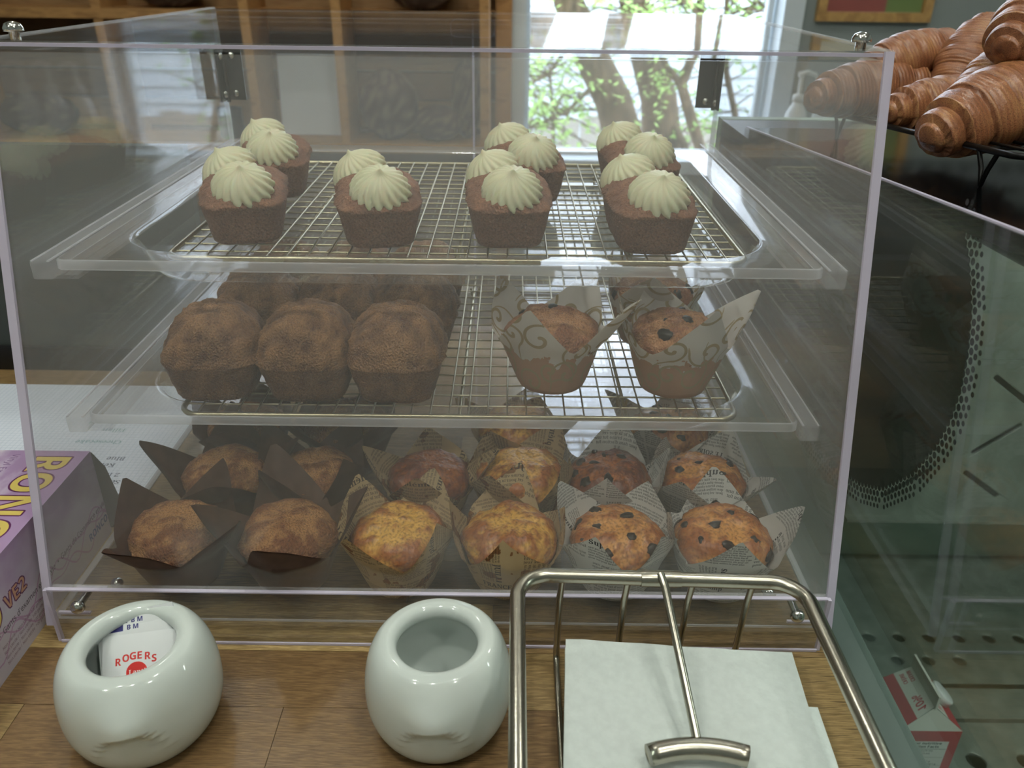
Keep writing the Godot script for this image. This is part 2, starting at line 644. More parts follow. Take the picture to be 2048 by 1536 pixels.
func tulip_mesh(rb: float, rt: float, rim: float, peak: float, seed_: int, turn: float, flare: float) -> ArrayMesh:
	var r := RandomNumberGenerator.new()
	r.seed = seed_
	var m := Mb.new()
	var n := 96
	var bend := []
	var tall := []
	var skew := []
	for k in 4:
		bend.append(r.randf_range(-0.35, 0.55) * flare)
		tall.append(r.randf_range(0.82, 1.12))
		skew.append(r.randf_range(-0.16, 0.16))
	for side in 2:
		var rows := []
		for j in 15:
			var t := j / 14.0
			var row := PackedInt32Array()
			for i in n:
				var a := TAU * i / n
				var f := fposmod((a - turn) / (PI / 2), 4.0)
				var k := int(f) % 4
				var w := f - floorf(f)                       # 0..1 across one corner of the sheet
				var at: float = 0.5 + skew[k]
				var p := w / at if w < at else (1.0 - w) / (1.0 - at)
				var top: float = lerpf(rim * 0.90, rim + (peak - rim) * tall[k], pow(p, 1.15))
				var h: float = top * t
				var rad: float = rb + (rt - rb) * pow(minf(h / rim, 1.0), 0.85)
				var over := maxf(0.0, h - rim * 0.8)
				rad += over * (0.30 * flare + bend[k] * p)
				# folds of the pressed sheet: flat facets with a crease at the corner and a tuck between two corners
				rad *= 1.0 - 0.05 * pow(1.0 - p, 2.0) * t + 0.02 * sin(a * 11 + seed_) * t * (1.0 - t * 0.5)
				var facet := 1.0 / maxf(0.8, cos((w - at) * PI / 2 * 0.8))
				rad *= lerpf(1.0, facet * 0.965, 0.7 * t)
				rad -= 0.0005 * side
				row.append(m.vert(Vector3(cos(a) * rad, h + 0.0003 * side, -sin(a) * rad), Vector2(a / TAU * 1.4 + turn, 1.0 - h / 0.085)))
			rows.append(row)
		# open the seam of the uv so that the print does not run backwards
		for row in rows:
			row.append(m.vert(m.v[row[0]], Vector2(1.4 + turn, m.uv[row[0]].y)))
		m.grid(rows, false, side == 1)
		if side == 0:
			m.fan(rows[0], m.vert(Vector3.ZERO), true)
	return m.done()


func chip_mesh(seed_: int) -> ArrayMesh:
	var m := Mb.new()
	nz.seed = seed_
	nz.frequency = 1.0
	var rows := []
	for j in 5:
		var row := PackedInt32Array()
		var b := -PI / 2 + PI * (j + 0.5) / 5.0
		for i in 9:
			var a := TAU * i / 9
			var q := Vector3(cos(a) * cos(b), sin(b) * 0.7, sin(a) * cos(b))
			row.append(m.vert(q * (1.0 + 0.45 * nz.get_noise_3d(q.x * 1.3 + seed_, q.y * 1.3, q.z * 1.3))))
		rows.append(row)
	m.grid(rows, true, true)
	m.fan(rows[0], m.vert(Vector3(0, -0.7, 0)))
	m.fan(rows[4], m.vert(Vector3(0, 0.7, 0)), true)
	return m.done()


func croissant_mesh(half: float, rad: float, curve: float, seed_: int) -> ArrayMesh:
	var m := Mb.new()
	m.has_c = true
	nz.seed = seed_
	nz.frequency = 1.0
	var dark := lin(112, 68, 46)
	var mid := lin(160, 104, 70)
	var pale := lin(206, 158, 104)
	var ns := 180
	var nt := 36
	var cuts := [0.20, 0.47, 0.72, 0.91, 1.01]
	var sizes := [1.0, 0.93, 0.79, 0.58, 0.38]
	var rows := []
	for j in ns + 1:
		var s := -1.0 + 2.0 * j / ns
		var u := absf(s)
		var row := PackedInt32Array()
		for i in nt:
			var a := TAU * i / nt
			var us := u + 0.035 * sin(a + (1.0 if s > 0 else -1.0) * 0.8 + seed_)     # the wraps run a little askew
			var k := 0
			while k < 4 and us > cuts[k]:
				k += 1
			var lo: float = 0.0 if k == 0 else cuts[k - 1]
			var f: float = clampf((us - lo) / (cuts[k] - lo), 0, 1)
			var rr_: float = sizes[k] * (1.0 + 0.05 * sin(f * PI)) * lerpf(1.0, 0.93, f)
			if k == 4:
				rr_ *= sqrt(maxf(0.02, 1.0 - f * f))
			var lines := sin(us * 118.0 + 1.5 * nz.get_noise_2d(a * 6, s * 9))
			var edge := smoothstep(0.72, 1.0, f)
			rr_ *= 1.0 + 0.013 * lines * (0.45 + edge) + 0.05 * nz.get_noise_3d(s * 3, cos(a), sin(a))
			var y := sin(a) * rad * rr_
			if y < 0:
				y *= 0.72
			var q := Vector3(s * half, y, cos(a) * rad * rr_ + curve * s * s)
			var g := clampf(0.45 + 0.45 * nz.get_noise_3d(s * 2.2 + 3, cos(a) * 0.9, sin(a) * 0.9) + 0.20 * lines * (0.5 + edge), 0, 1)
			var col := dark.lerp(mid, clampf(g * 2, 0, 1)).lerp(pale, clampf(g * 2 - 1, 0, 1))
			row.append(m.vert(q, Vector2(a, s), col))
		rows.append(row)
	m.grid(rows, true)
	m.fan(rows[0], m.vert(Vector3(-half, 0, curve), Vector2.ZERO, dark), true)
	m.fan(rows[ns], m.vert(Vector3(half, 0, curve), Vector2.ZERO, dark))
	return m.done()


func boule_mesh(seed_: int, flour: float) -> ArrayMesh:
	var m := Mb.new()
	m.has_c = true
	nz.seed = seed_
	nz.frequency = 1.0
	var rows := []
	for j in 17:
		var b := -PI / 2 + PI * j / 16.0
		var row := PackedInt32Array()
		for i in 32:
			var a := TAU * i / 32
			var q := Vector3(cos(a) * cos(b), sin(b), -sin(a) * cos(b))
			var k := nz.get_noise_3d(q.x * 2.2, q.y * 2.2, q.z * 2.2)
			var w := smoothstep(0.0, 0.3, nz.get_noise_3d(q.x * 4 + 5, q.y * 4, q.z * 9) + flour)
			row.append(m.vert(q * (1.0 + 0.10 * k), Vector2.ZERO, lin(88, 66, 52).lerp(lin(156, 132, 106), w * 0.8)))
		rows.append(row)
	m.grid(rows, true)
	return m.done()


# ---------------------------------------------------------------- the room and the outdoors
func downlight(at: Vector3, which: String) -> void:
	var o := thing("downlight", "round recessed ceiling downlight " + which, "lamp", at, 0.0, "ceiling downlights")
	var m := Mb.new()
	m.lathe(PackedVector2Array([Vector2(0.055, 0.0), Vector2(0.068, -0.005), Vector2(0.072, 0.0)]), 24)
	part(o, "trim_ring", m.done(), mats["white_paint"])
	var lit := mat("lamp_glow", Color.WHITE, 0.5)
	lit.emission_enabled = true
	lit.emission = Color(0.99, 1.0, 0.955)
	lit.emission_energy_multiplier = 24.0
	part(o, "lamp_lens", cyl(0.054, 0.003, 24), lit, Transform3D(Basis(), Vector3(0, -0.0015, 0)))
	var l := OmniLight3D.new()
	l.name = "lamp_bulb"
	l.light_color = Color(0.99, 1.0, 0.955)
	l.light_energy = 0.46
	l.light_size = 0.05
	l.omni_range = 12.0
	l.omni_attenuation = 2.0
	l.shadow_enabled = true
	o.add_child(l)
	l.position = Vector3(0, -0.06, 0)


func build_room() -> void:
	var fl := -0.92
	structure("floor", bx(Vector3(-2.8, fl - 0.1, -3.35), Vector3(3.0, fl, 2.9)), mats["floor_wood"])
	structure("ceiling", bx(Vector3(-2.8, 2.4, -3.35), Vector3(3.0, 2.5, 2.9)), mats["ceiling_white"])
	structure("wall_left", bx(Vector3(-2.9, fl, -3.35), Vector3(-2.8, 2.5, 2.9)), mats["grey_wall"])
	structure("wall_right", bx(Vector3(3.0, fl, -3.35), Vector3(3.1, 2.5, 2.9)), mats["grey_wall"])
	structure("wall_front", bx(Vector3(-2.9, fl, 2.9), Vector3(3.1, 2.5, 3.0)), mats["grey_wall"])
	# back wall round the window
	var wb := Mb.new()
	wb.box(Vector3(-2.8, fl, -3.35), Vector3(0.03, 2.5, -3.23))
	wb.box(Vector3(1.20, fl, -3.35), Vector3(3.0, 2.5, -3.2))
	wb.box(Vector3(0.03, fl, -3.35), Vector3(1.20, -0.40, -3.2))
	wb.box(Vector3(0.03, 2.3, -3.35), Vector3(1.20, 2.5, -3.2))
	var back := structure("wall_back", wb.done(), mats["grey_wall"])
	var y := fl
	var k := 0
	while y < 2.38:                                         # squared logs on the left half of the wall
		part(back, "plank", bx(Vector3(-2.8, y + 0.003, -3.23), Vector3(0.03, y + 0.112, -3.20)), mats["log_%d" % ((k * 7) % 4)])
		y += 0.115
		k += 1
	# window
	var w := structure("window_1", bx(Vector3(0.03, -0.40, -3.34), Vector3(1.20, -0.345, -3.14)), mats["white_paint"])
	part(w, "jamb", bx(Vector3(0.03, -0.345, -3.33), Vector3(0.085, 2.3, -3.17)), mats["white_paint"])
	part(w, "jamb", bx(Vector3(1.12, -0.345, -3.33), Vector3(1.20, 2.3, -3.15)), mats["white_paint"])
	part(w, "sash", bx(Vector3(1.085, -0.345, -3.31), Vector3(1.108, 2.3, -3.26)), mats["white_paint"])
	part(w, "sash", bx(Vector3(0.085, -0.345, -3.31), Vector3(0.105, 2.3, -3.26)), mats["white_paint"])
	part(w, "head", bx(Vector3(0.085, 2.22, -3.33), Vector3(1.12, 2.3, -3.17)), mats["white_paint"])
	part(w, "bottom_sash", bx(Vector3(0.105, -0.345, -3.31), Vector3(1.085, -0.325, -3.26)), mats["white_paint"])
	part(w, "pane", bx(Vector3(0.105, -0.325, -3.288), Vector3(1.085, 2.22, -3.284)), mats["window_glass"])
	# corner post between the shelves and the window
	structure("trim_1", bx(Vector3(-0.035, fl, -3.2), Vector3(0.03, 2.4, -3.12)), mats["shelf_wood"])
	var spots := [[Vector3(-0.75, 2.4, 0.15), "over the left end of the worktop"], [Vector3(0.55, 2.4, 0.2), "over the refrigerated case"], [Vector3(-0.15, 2.4, 0.75), "above and behind the napkin holder"], [Vector3(-1.2, 2.4, 1.3), "towards the left front corner of the room"], [Vector3(1.1, 2.4, 1.25), "towards the right front corner of the room"], [Vector3(-0.9, 2.4, -1.5), "in front of the bread shelves"], [Vector3(1.5, 2.4, -1.7), "near the wall with the picture"]]
	for s in spots:
		downlight(s[0], s[1])


func branch_tree(called: String, label: String, trunk: PackedVector3Array, r0: float, r1: float, limbs: Array, leaves: int, seed_: int, spread: float, leaf_mat: String) -> void:
	var base := trunk[trunk.size() - 1]
	var o := thing(called, label, "tree", base, 0.0, "trees outside the window")
	var r := RandomNumberGenerator.new()
	r.seed = seed_
	var m := Mb.new()
	var local := PackedVector3Array()
	for p in trunk:
		local.append(p - base)
	m.tube(local, r1, 10, false, r0)
	part(o, "trunk", m.done(), mats["bark"])
	var hold := []
	for l in limbs:
		var lm := Mb.new()
		var lp := PackedVector3Array()
		for p in l[0]:
			lp.append(p - base)
		lm.tube(lp, l[1], 7, false, l[2])
		part(o, "branch", lm.done(), mats["bark"])
		hold.append(lp)
	if hold.size() < 2:
		hold.append(local)
	var tw := Mb.new()
	var lf := Mb.new()
	for k in leaves / 9:
		var path: PackedVector3Array = hold[r.randi_range(0, hold.size() - 1)]
		var i := r.randi_range(0, path.size() - 2)
		var a := path[i].lerp(path[i + 1], r.randf())
		var dir := Vector3(r.randf_range(-1, 1), r.randf_range(-0.45, 0.5), r.randf_range(-0.5, 0.5)).normalized()
		var len_ := spread * r.randf_range(0.35, 1.0)
		var mid_ := a + dir * len_ * 0.5 + Vector3(0, r.randf_range(0, 0.06), 0)
		var end := a + dir * len_ + Vector3(0, r.randf_range(-0.12, 0.05), 0)
		tw.tube(PackedVector3Array([a, mid_, end]), 0.007, 4, false, 0.003)
		for q in 9:
			var t := r.randf_range(0.25, 1.05)
			var c := (a.lerp(mid_, t * 2) if t < 0.5 else mid_.lerp(end, t * 2 - 1)) + Vector3(r.randf_range(-1, 1), r.randf_range(-1, 1), r.randf_range(-1, 1)) * 0.045
			var n := Vector3(r.randf_range(-0.6, 0.6), 1, r.randf_range(-0.2, 1.0)).normalized()
			var d := n.cross(Vector3(r.randf_range(-1, 1), r.randf_range(-1, 1), r.randf_range(-1, 1))).normalized()
			var s := n.cross(d)
			var L := r.randf_range(0.022, 0.045)
			lf.quad(c - d * L, c + s * L * 0.42, c + d * L, c - s * L * 0.42)
	part(o, "twigs", tw.done(), mats["bark"]).set_meta("kind", "stuff")
	part(o, "foliage", lf.done(), mats[leaf_mat]).set_meta("kind", "stuff")


func build_outdoors() -> void:
	structure("ground", bx(Vector3(-8, -2.2, -12.4), Vector3(10, -2.1, -3.36)), mats["ground"])
	var house := thing("neighbour_house", "pale house wall of lapped boards seen through the window", "house", Vector3(1, -2.1, -10))
	part(house, "wall", bx(Vector3(-7, 0, -0.2), Vector3(7, 4.2, 0)), mats["siding"])
	for k in 22:
		var m := Mb.new()
		m.prism(PackedVector2Array([Vector2(0.0, k * 0.19), Vector2(0.045, k * 0.19 + 0.004), Vector2(0.012, k * 0.19 + 0.2), Vector2(0.0, k * 0.19 + 0.2)]), -7, 7)
		part(house, "siding_board", m.done(), mats["siding"])
	var fence := thing("board_fence", "weathered light board fence behind the trees", "fence", Vector3(1.2, -2.1, -8.6))
	for k in 26:
		part(fence, "board", bx(Vector3(-3.2 + k * 0.25, 0, 0), Vector3(-3.2 + k * 0.25 + 0.236, 1.02 + 0.03 * (k % 3), 0.025)), mats["fence_wood"])
	part(fence, "rail", bx(Vector3(-3.2, 0.25, -0.06), Vector3(3.3, 0.34, -0.001)), mats["fence_wood"])
	var V := func(a: Array) -> PackedVector3Array:
		var out := PackedVector3Array()
		for p in a:
			out.append(Vector3(p[0], p[1], p[2] if p.size() > 2 else -6.5))
		return out
	branch_tree("leaning_tree", "tree with a thick trunk leaning left, nearest the left window jamb", V.call([[-0.1, 1.6], [0.25, 0.65], [0.46, 0.13], [0.64, -0.23], [0.84, -0.56], [0.96, -0.9], [1.02, -1.4], [1.05, -2.1]]), 0.20, 0.09, [[V.call([[0.55, -0.05], [0.3, -0.35, -6.3], [0.05, -0.45, -6.1]]), 0.022, 0.008], [V.call([[0.72, -0.4], [0.45, -0.62, -6.2], [0.1, -0.72, -6.0]]), 0.018, 0.006], [V.call([[0.4, 0.25], [0.75, 0.35, -6.3], [1.1, 0.25, -6.2]]), 0.02, 0.008]], 700, 101, 0.55, "leaf_1")
	branch_tree("upright_tree", "tree with a thick upright trunk in the middle of the window", V.call([[0.75, 1.6, -6.9], [0.9, 0.7, -6.9], [1.0, 0.17, -6.9], [1.16, -0.3, -6.9], [1.28, -0.6, -6.9], [1.34, -0.95, -6.9], [1.38, -2.1, -6.9]]), 0.19, 0.09, [[V.call([[1.14, -0.2, -6.9], [0.92, 0.05, -6.7], [0.78, 0.45, -6.6]]), 0.035, 0.015], [V.call([[1.3, -0.65, -6.9], [1.5, -0.95, -6.7], [1.62, -1.3, -6.6]]), 0.04, 0.03]], 420, 102, 0.5, "leaf_0")
	branch_tree("forked_tree", "thin dark forked tree in front of the upright one", V.call([[1.40, 1.2, -6.0], [1.36, 0.5, -6.0], [1.37, 0.1, -6.0], [1.36, -0.15, -6.0], [1.29, -0.38, -6.0], [1.38, -0.6, -6.0], [1.52, -0.92, -6.0], [1.6, -2.1, -6.0]]), 0.05, 0.026, [[V.call([[1.29, -0.38, -6.0], [1.17, -0.26, -6.0], [1.06, -0.08, -6.0], [0.95, 0.2, -6.0]]), 0.03, 0.016], [V.call([[1.37, 0.1, -6.0], [1.2, 0.2, -5.9], [1.05, 0.22, -5.8]]), 0.016, 0.006], [V.call([[1.36, -0.1, -6.0], [1.55, 0.1, -5.9], [1.75, 0.2, -5.8]]), 0.014, 0.005]], 560, 103, 0.5, "leaf_1")
	branch_tree("slender_tree", "slender leafy sapling at the right window jamb", V.call([[1.55, 1.0, -6.2], [1.6, 0.2, -6.2], [1.66, -0.3, -6.2], [1.8, -0.7, -6.2], [1.9, -1.1, -6.2], [1.95, -2.1, -6.2]]), 0.032, 0.016, [[V.call([[1.62, 0.0, -6.2], [1.8, 0.15, -6.1], [2.0, 0.2, -6.0]]), 0.014, 0.005]], 620, 104, 0.5, "leaf_2")
	branch_tree("thicket_sapling", "low leafy sapling along the fence below the leaning tree", V.call([[0.35, -0.4, -7.4], [0.4, -0.9, -7.4], [0.42, -1.4, -7.4], [0.42, -2.1, -7.4]]), 0.025, 0.012, [[V.call([[0.4, -0.8, -7.4], [0.8, -0.75, -7.3], [1.2, -0.85, -7.2]]), 0.012, 0.005]], 420, 105, 0.6, "leaf_0")


func bottle(at: Vector3, label: String) -> void:
	var o := thing("pump_bottle", label, "bottle", at, 0.0, "pump bottles by the window")
	var b := Mb.new()
	b.lathe(PackedVector2Array([Vector2(0, 0), Vector2(0.042, 0), Vector2(0.046, 0.006), Vector2(0.046, 0.11), Vector2(0.04, 0.15), Vector2(0.022, 0.18), Vector2(0.020, 0.195), Vector2(0, 0.195)]), 20)
	part(o, "body", b.done(), mats["white_plastic"])
	var c := Mb.new()
	c.lathe(PackedVector2Array([Vector2(0, 0.192), Vector2(0.024, 0.192), Vector2(0.024, 0.215), Vector2(0.012, 0.22), Vector2(0.0, 0.22)]), 20)
	part(o, "collar", c.done(), mats["white_plastic"])
	var p := Mb.new()
	p.tube(PackedVector3Array([Vector3(0, 0.215, 0), Vector3(0, 0.275, 0), Vector3(0.003, 0.292, 0)]), 0.008, 8)
	p.tube(PackedVector3Array([Vector3(-0.014, 0.292, 0), Vector3(0.02, 0.302, 0), Vector3(0.055, 0.292, 0), Vector3(0.066, 0.272, 0)]), 0.011, 8, false, 0.006)
	part(o, "pump_head", p.done(), mats["white_plastic"])


func build_background() -> void:
	# bread shelves
	var s := thing("bread_shelf", "light wood cubby shelf on the log wall left of the window", "shelf", Vector3(0, -0.92, -3.2))
	var up := 0.92
	for y in [-0.285, 0.205, 0.70]:
		part(s, "shelf_board", bx(Vector3(-2.6, y + up, 0), Vector3(-0.035, y + up + 0.035, 0.25)), mats["shelf_wood"])
	for x in [-2.15, -1.55, -0.99, -0.64, -0.075]:
		for y in [-0.25, 0.24]:
			part(s, "divider", bx(Vector3(x - 0.018, y + up, 0.0), Vector3(x + 0.018, y + up + (0.455 if y < 0 else 0.46), 0.245)), mats["shelf_wood"])
	part(s, "leg", bx(Vector3(-2.58, 0, 0.02), Vector3(-2.5, up - 0.285, 0.23)), mats["log_3"])
	part(s, "leg", bx(Vector3(-0.12, 0, 0.02), Vector3(-0.04, up - 0.285, 0.23)), mats["log_3"])
	part(s, "back_board", bx(Vector3(-2.5, up - 0.62, 0.02), Vector3(-0.12, up - 0.285, 0.04)), mats["log_3"])
	var loaves := [[Vector3(-0.47, -0.112, -3.05), Vector3(0.12, 0.138, 0.09), 1, 0.05, "large floury round loaf leaning in the cubby nearest the window"], [Vector3(-0.27, -0.178, -3.03), Vector3(0.10, 0.072, 0.085), 2, -0.02, "low brown loaf between the two tall ones by the window"], [Vector3(-0.155, -0.092, -3.1), Vector3(0.062, 0.158, 0.08), 3, 0.1, "tall floury loaf standing against the right end of the shelf"], [Vector3(-1.92, -0.165, -3.05), Vector3(0.16, 0.085, 0.09), 4, -0.12, "brown loaf in the leftmost cubby of the shelf"], [Vector3(-0.32, 0.35, -3.05), Vector3(0.14, 0.11, 0.09), 5, 0.0, "dark loaf in the upper cubby beside the window"], [Vector3(-1.3, 0.34, -3.05), Vector3(0.15, 0.10, 0.09), 6, 0.0, "dark loaf in the upper row left of the middle"]]
	for l in loaves:
		single("bread_loaf", l[4], "bread", boule_mesh(l[2], l[3]), mats["crumb"], Transform3D(Basis.from_scale(l[1]), l[0]), "loaves on the shelf")
	single("white_board", "plain white board leaning at the back of a shelf cubby", "board", bx(Vector3(-0.13, 0, -0.006), Vector3(0.13, 0.32, 0.006)), mats["white_paint"], Transform3D(Basis(Vector3.RIGHT, -0.12), Vector3(-0.81, -0.249, -3.13)))
	var mug := Mb.new()
	mug.lathe(PackedVector2Array([Vector2(0, 0), Vector2(0.045, 0), Vector2(0.05, 0.01), Vector2(0.05, 0.12), Vector2(0.045, 0.12), Vector2(0.045, 0.012), Vector2(0, 0.012)]), 24)
	single("dark_tumbler", "dark tumbler on the shelf left of the white board", "cup", mug.done(), mats["black_plastic"], Transform3D(Basis(), Vector3(-1.13, -0.25, -3.05)))
	# stand right of the window with the bottles
	var c := thing("side_cabinet", "grey cabinet along the back wall under the pump bottles", "cabinet", Vector3(1.95, -0.92, -2.98))
	part(c, "body", bx(Vector3(-0.8, 0, -0.21), Vector3(0.8, 0.63, 0.2)), mats["grey_wall"])
	part(c, "top", bx(Vector3(-0.82, 0.63, -0.22), Vector3(0.82, 0.655, 0.22)), mats["white_paint"])
	bottle(Vector3(1.19, -0.265, -3.02), "white pump bottle nearest the right window jamb")
	bottle(Vector3(1.30, -0.265, -3.02), "white pump bottle in the middle of the row by the window")
	bottle(Vector3(1.41, -0.265, -3.02), "white pump bottle half hidden behind the pale croissant")
	var bd := Mb.new()
	bd.box(Vector3(-0.13, 0, -0.05), Vector3(0.13, 0.36, 0.05))
	var sp := thing("black_speaker", "black box speaker on the cabinet behind the croissants", "speaker", Vector3(1.80, -0.265, -3.0))
	part(sp, "body", bd.done(), mats["black_plastic"])
	part(sp, "cone", cyl(0.08, 0.01, 24), mats["black_plastic"], Transform3D(Basis(Vector3.RIGHT, PI / 2), Vector3(0, 0.16, 0.052)))
	# framed picture on the grey wall
	var pf := thing("framed_picture", "wood framed picture with red and green fields on the grey wall", "picture", Vector3(1.49, 0.215, -3.199))
	for b in [[Vector3(-0.23, 0, 0), Vector3(0.23, 0.035, 0.03)], [Vector3(-0.23, 0.6, 0), Vector3(0.23, 0.635, 0.03)], [Vector3(-0.23, 0.035, 0), Vector3(-0.195, 0.6, 0.03)], [Vector3(0.195, 0.035, 0), Vector3(0.23, 0.6, 0.03)]]:
		part(pf, "frame_bar", bx(b[0], b[1]), mats["frame_wood"])
	var im := Image.create_empty(64, 96, false, Image.FORMAT_RGBA8)
	im.fill(Color(0.80, 0.78, 0.7))
	im.fill_rect(Rect2i(0, 62, 40, 34), Color(0.58, 0.33, 0.31))
	im.fill_rect(Rect2i(40, 62, 24, 34), Color(0.44, 0.52, 0.32))
	im.fill_rect(Rect2i(0, 40, 64, 16), Color(0.75, 0.6, 0.25))
	var pq := Mb.new()
	pq.quad(Vector3(-0.195, 0.035, 0.006), Vector3(0.195, 0.035, 0.006), Vector3(0.195, 0.6, 0.006), Vector3(-0.195, 0.6, 0.006))
	part(pf, "print", pq.done(), paper_mat("picture_print", im, 0.4))


# ---------------------------------------------------------------- worktop and what stands on it
func build_worktop() -> void:
	var o := thing("worktop", "oiled butcher block worktop of many wood staves", "worktop", Vector3(0, CY, 0))
	part(o, "core", bx(Vector3(-1.2, -0.036, -0.555), Vector3(0.268, -0.004, 0.62)), mats["stave_1"])
	var r := RandomNumberGenerator.new()
	r.seed = 9
	var unit := BoxMesh.new()
	unit.size = Vector3.ONE
	var z := -0.555
	while z < 0.61:
		var d := minf(0.047, 0.62 - z)
		var x := -1.2 - r.randf_range(0, 0.2)
		while x < 0.268:
			var l := r.randf_range(0.16, 0.42)
			var x0 := maxf(x, -1.2)
			var x1 := minf(x + l, 0.268)
			if x1 - x0 > 0.012:
				var s := part(o, "stave", unit, mats["stave_%d" % r.randi_range(0, 5)])
				s.position = Vector3((x0 + x1) / 2, -0.002 + r.randf_range(-0.00012, 0.0), z + d / 2)
				s.scale = Vector3(x1 - x0 - 0.0004, 0.004, d - 0.0004)
			x += l
		z += 0.047
	part(o, "cabinet", bx(Vector3(-1.18, -0.90, -0.53), Vector3(0.25, -0.036, 0.30)), mats["grey_wall"])
	var pn := thing("dark_partition", "dark grey green partition panel at the back of the worktop behind the notebook", "panel", Vector3(-0.74, CY, -0.42))
	part(pn, "sheet", bx(Vector3(-0.46, 0.028, -0.006), Vector3(0.455, 0.25, 0.006)), mats["dark_panel"])
	part(pn, "foot_rail", bx(Vector3(-0.46, 0.0, -0.015), Vector3(0.455, 0.028, 0.012)), mats["black_plastic"])


func bowl_mesh(r0: float, h: float, open_r: float, lug_a: float) -> ArrayMesh:
	var m := Mb.new()
	var n := 72
	var prof := []
	for k in 84:
		var t := k / 83.0
		var y := h * t
		# flat foot, belly below the middle, shoulder drawn in to the mouth
		var f := pow(maxf(0.0, 1.0 - pow(absf(t - 0.46) / 0.60, 2.3)), 0.5)
		var up := open_r + (r0 - open_r) * sqrt(maxf(0.0, 1.0 - pow(maxf(t - 0.46, 0.0) / 0.54, 2.1)))
		prof.append([lerpf(0.3, 1.0, f) * r0 if t < 0.46 else up, y])
	prof[0][0] = r0 * 0.60
	var rows := []
	for p in prof:
		var row := PackedInt32Array()
		for i in n:
			var a := TAU * i / n
			var rad: float = p[0]
			var t: float = p[1] / h
			for side in 2:
				var da: float = angle_difference(a, lug_a + PI * side)
				var g := exp(-pow(da / 0.30, 2.0))
				var lip := smoothstep(0.60, 0.635, t + 1.5 * da * da) * (1.0 - smoothstep(0.68, 0.98, t))
				rad += 0.0058 * g * lip
			row.append(m.vert(Vector3(cos(a) * rad, p[1], -sin(a) * rad), Vector2(a, t)))
		rows.append(row)
	for q in [[open_r - 0.0014, h + 0.0001], [open_r - 0.0030, h - 0.0004], [open_r - 0.0046, h - 0.0014], [open_r - 0.0058, h - 0.003], [open_r - 0.0064, h - 0.0058], [open_r - 0.0058, h - 0.0085], [open_r - 0.002, h * 0.80], [r0 - 0.006, h * 0.5], [r0 * 0.62, h * 0.13], [r0 * 0.3, h * 0.09]]:
		var row := PackedInt32Array()
		for i in n:
			var a := TAU * i / n
			row.append(m.vert(Vector3(cos(a) * q[0], q[1], -sin(a) * q[0]), Vector2(a, 2)))
		rows.append(row)
	m.grid(rows, true)
	m.fan(rows[0], m.vert(Vector3(0, 0.001, 0)), true)
	m.fan(rows[rows.size() - 1], m.vert(Vector3(0, h * 0.09, 0)))
	return m.done()


func packet_print(which: int) -> StandardMaterial3D:
	var im := Image.create_empty(256, 320, false, Image.FORMAT_RGBA8)
	im.fill(Color(0.90, 0.91, 0.92))
	var red := Color(0.80, 0.16, 0.14)
	var blue := Color(0.16, 0.16, 0.42)
	if which == 0:
		var word := "ROGERS"
		for k in 6:
			var g := text_image(word[k], 36, red, "sansbold")
			im.blend_rect(g, Rect2i(Vector2i.ZERO, g.get_size()), Vector2i(44 + k * 25, 56 + int(pow(absf(k - 2.5), 2.0) * 2.6)))
		disc(im, 122, 136, 36, red)
		write(im, "Lantic", 93, 121, 22, Color(0.95, 0.93, 0.93), "serifbold")
	else:
		im.fill_rect(Rect2i(0, 0, 90, 26), blue)
		write(im, "B M", 100, 0, 24, blue, "sansbold")
		write(im, "sucre", 120, 120, 30, Color(0.5, 0.5, 0.6), "sansbold")
	return paper_mat("packet_print_%d" % which, im, 0.6)


func packet_mesh() -> ArrayMesh:
	var m := Mb.new()
	for side in 2:
		var rows := []
		for j in 9:
			var row := PackedInt32Array()
			for i in 9:
				var u := i / 8.0
				var w := j / 8.0
				var puff := 0.0026 * pow(sin(PI * u), 0.5) * pow(sin(PI * w), 0.5)
				row.append(m.vert(Vector3((u - 0.5) * 0.044, (w - 0.5) * 0.052, (puff + 0.0002) * (1 if side == 0 else -1)), Vector2(u, 1.0 - w)))
			rows.append(row)
		m.grid(rows, false, side == 1)
	return m.done()


func build_bowls() -> void:
	var b1 := single("sugar_bowl", "white porcelain sugar bowl holding paper sugar packets", "bowl", bowl_mesh(0.0455, 0.066, 0.0305, -PI / 2 + 0.25), mats["porcelain"], Transform3D(Basis(), Vector3(-0.1715, CY, 0.0665)), "round porcelain bowls")
	var b2 := single("sugar_bowl", "empty white porcelain bowl beside the napkin holder", "bowl", bowl_mesh(0.0440, 0.066, 0.0298, -PI / 2), mats["porcelain"], Transform3D(Basis(), Vector3(0.0056, CY, 0.061)), "round porcelain bowls")
	var pm := packet_mesh()
	var at := b1.position
	var spots := [[Vector3(0.0005, 0.0365, 0.001), -0.75, 0.10, 0, "sugar packet with red lettering at the front of the bowl"], [Vector3(-0.003, 0.0390, -0.0060), -0.66, 0.16, 1, "sugar packet with dark blue marks behind the red lettered one"], [Vector3(-0.002, 0.0405, -0.0110), -0.56, 0.13, 1, "third sugar packet from the front of the bowl"], [Vector3(-0.002, 0.0415, -0.0155), -0.46, 0.20, 1, "rearmost sugar packet in the bowl"]]
	packet_print(0)
	packet_print(1)
	for s in spots:
		var bs := Basis(Vector3.UP, 0.05) * Basis(Vector3.RIGHT, s[1]) * Basis(Vector3.BACK, s[2])
		single("sugar_packet", s[4], "sugar packet", pm, mats["packet_print_%d" % s[3]], Transform3D(bs, at + s[0]), "sugar packets in the bowl")


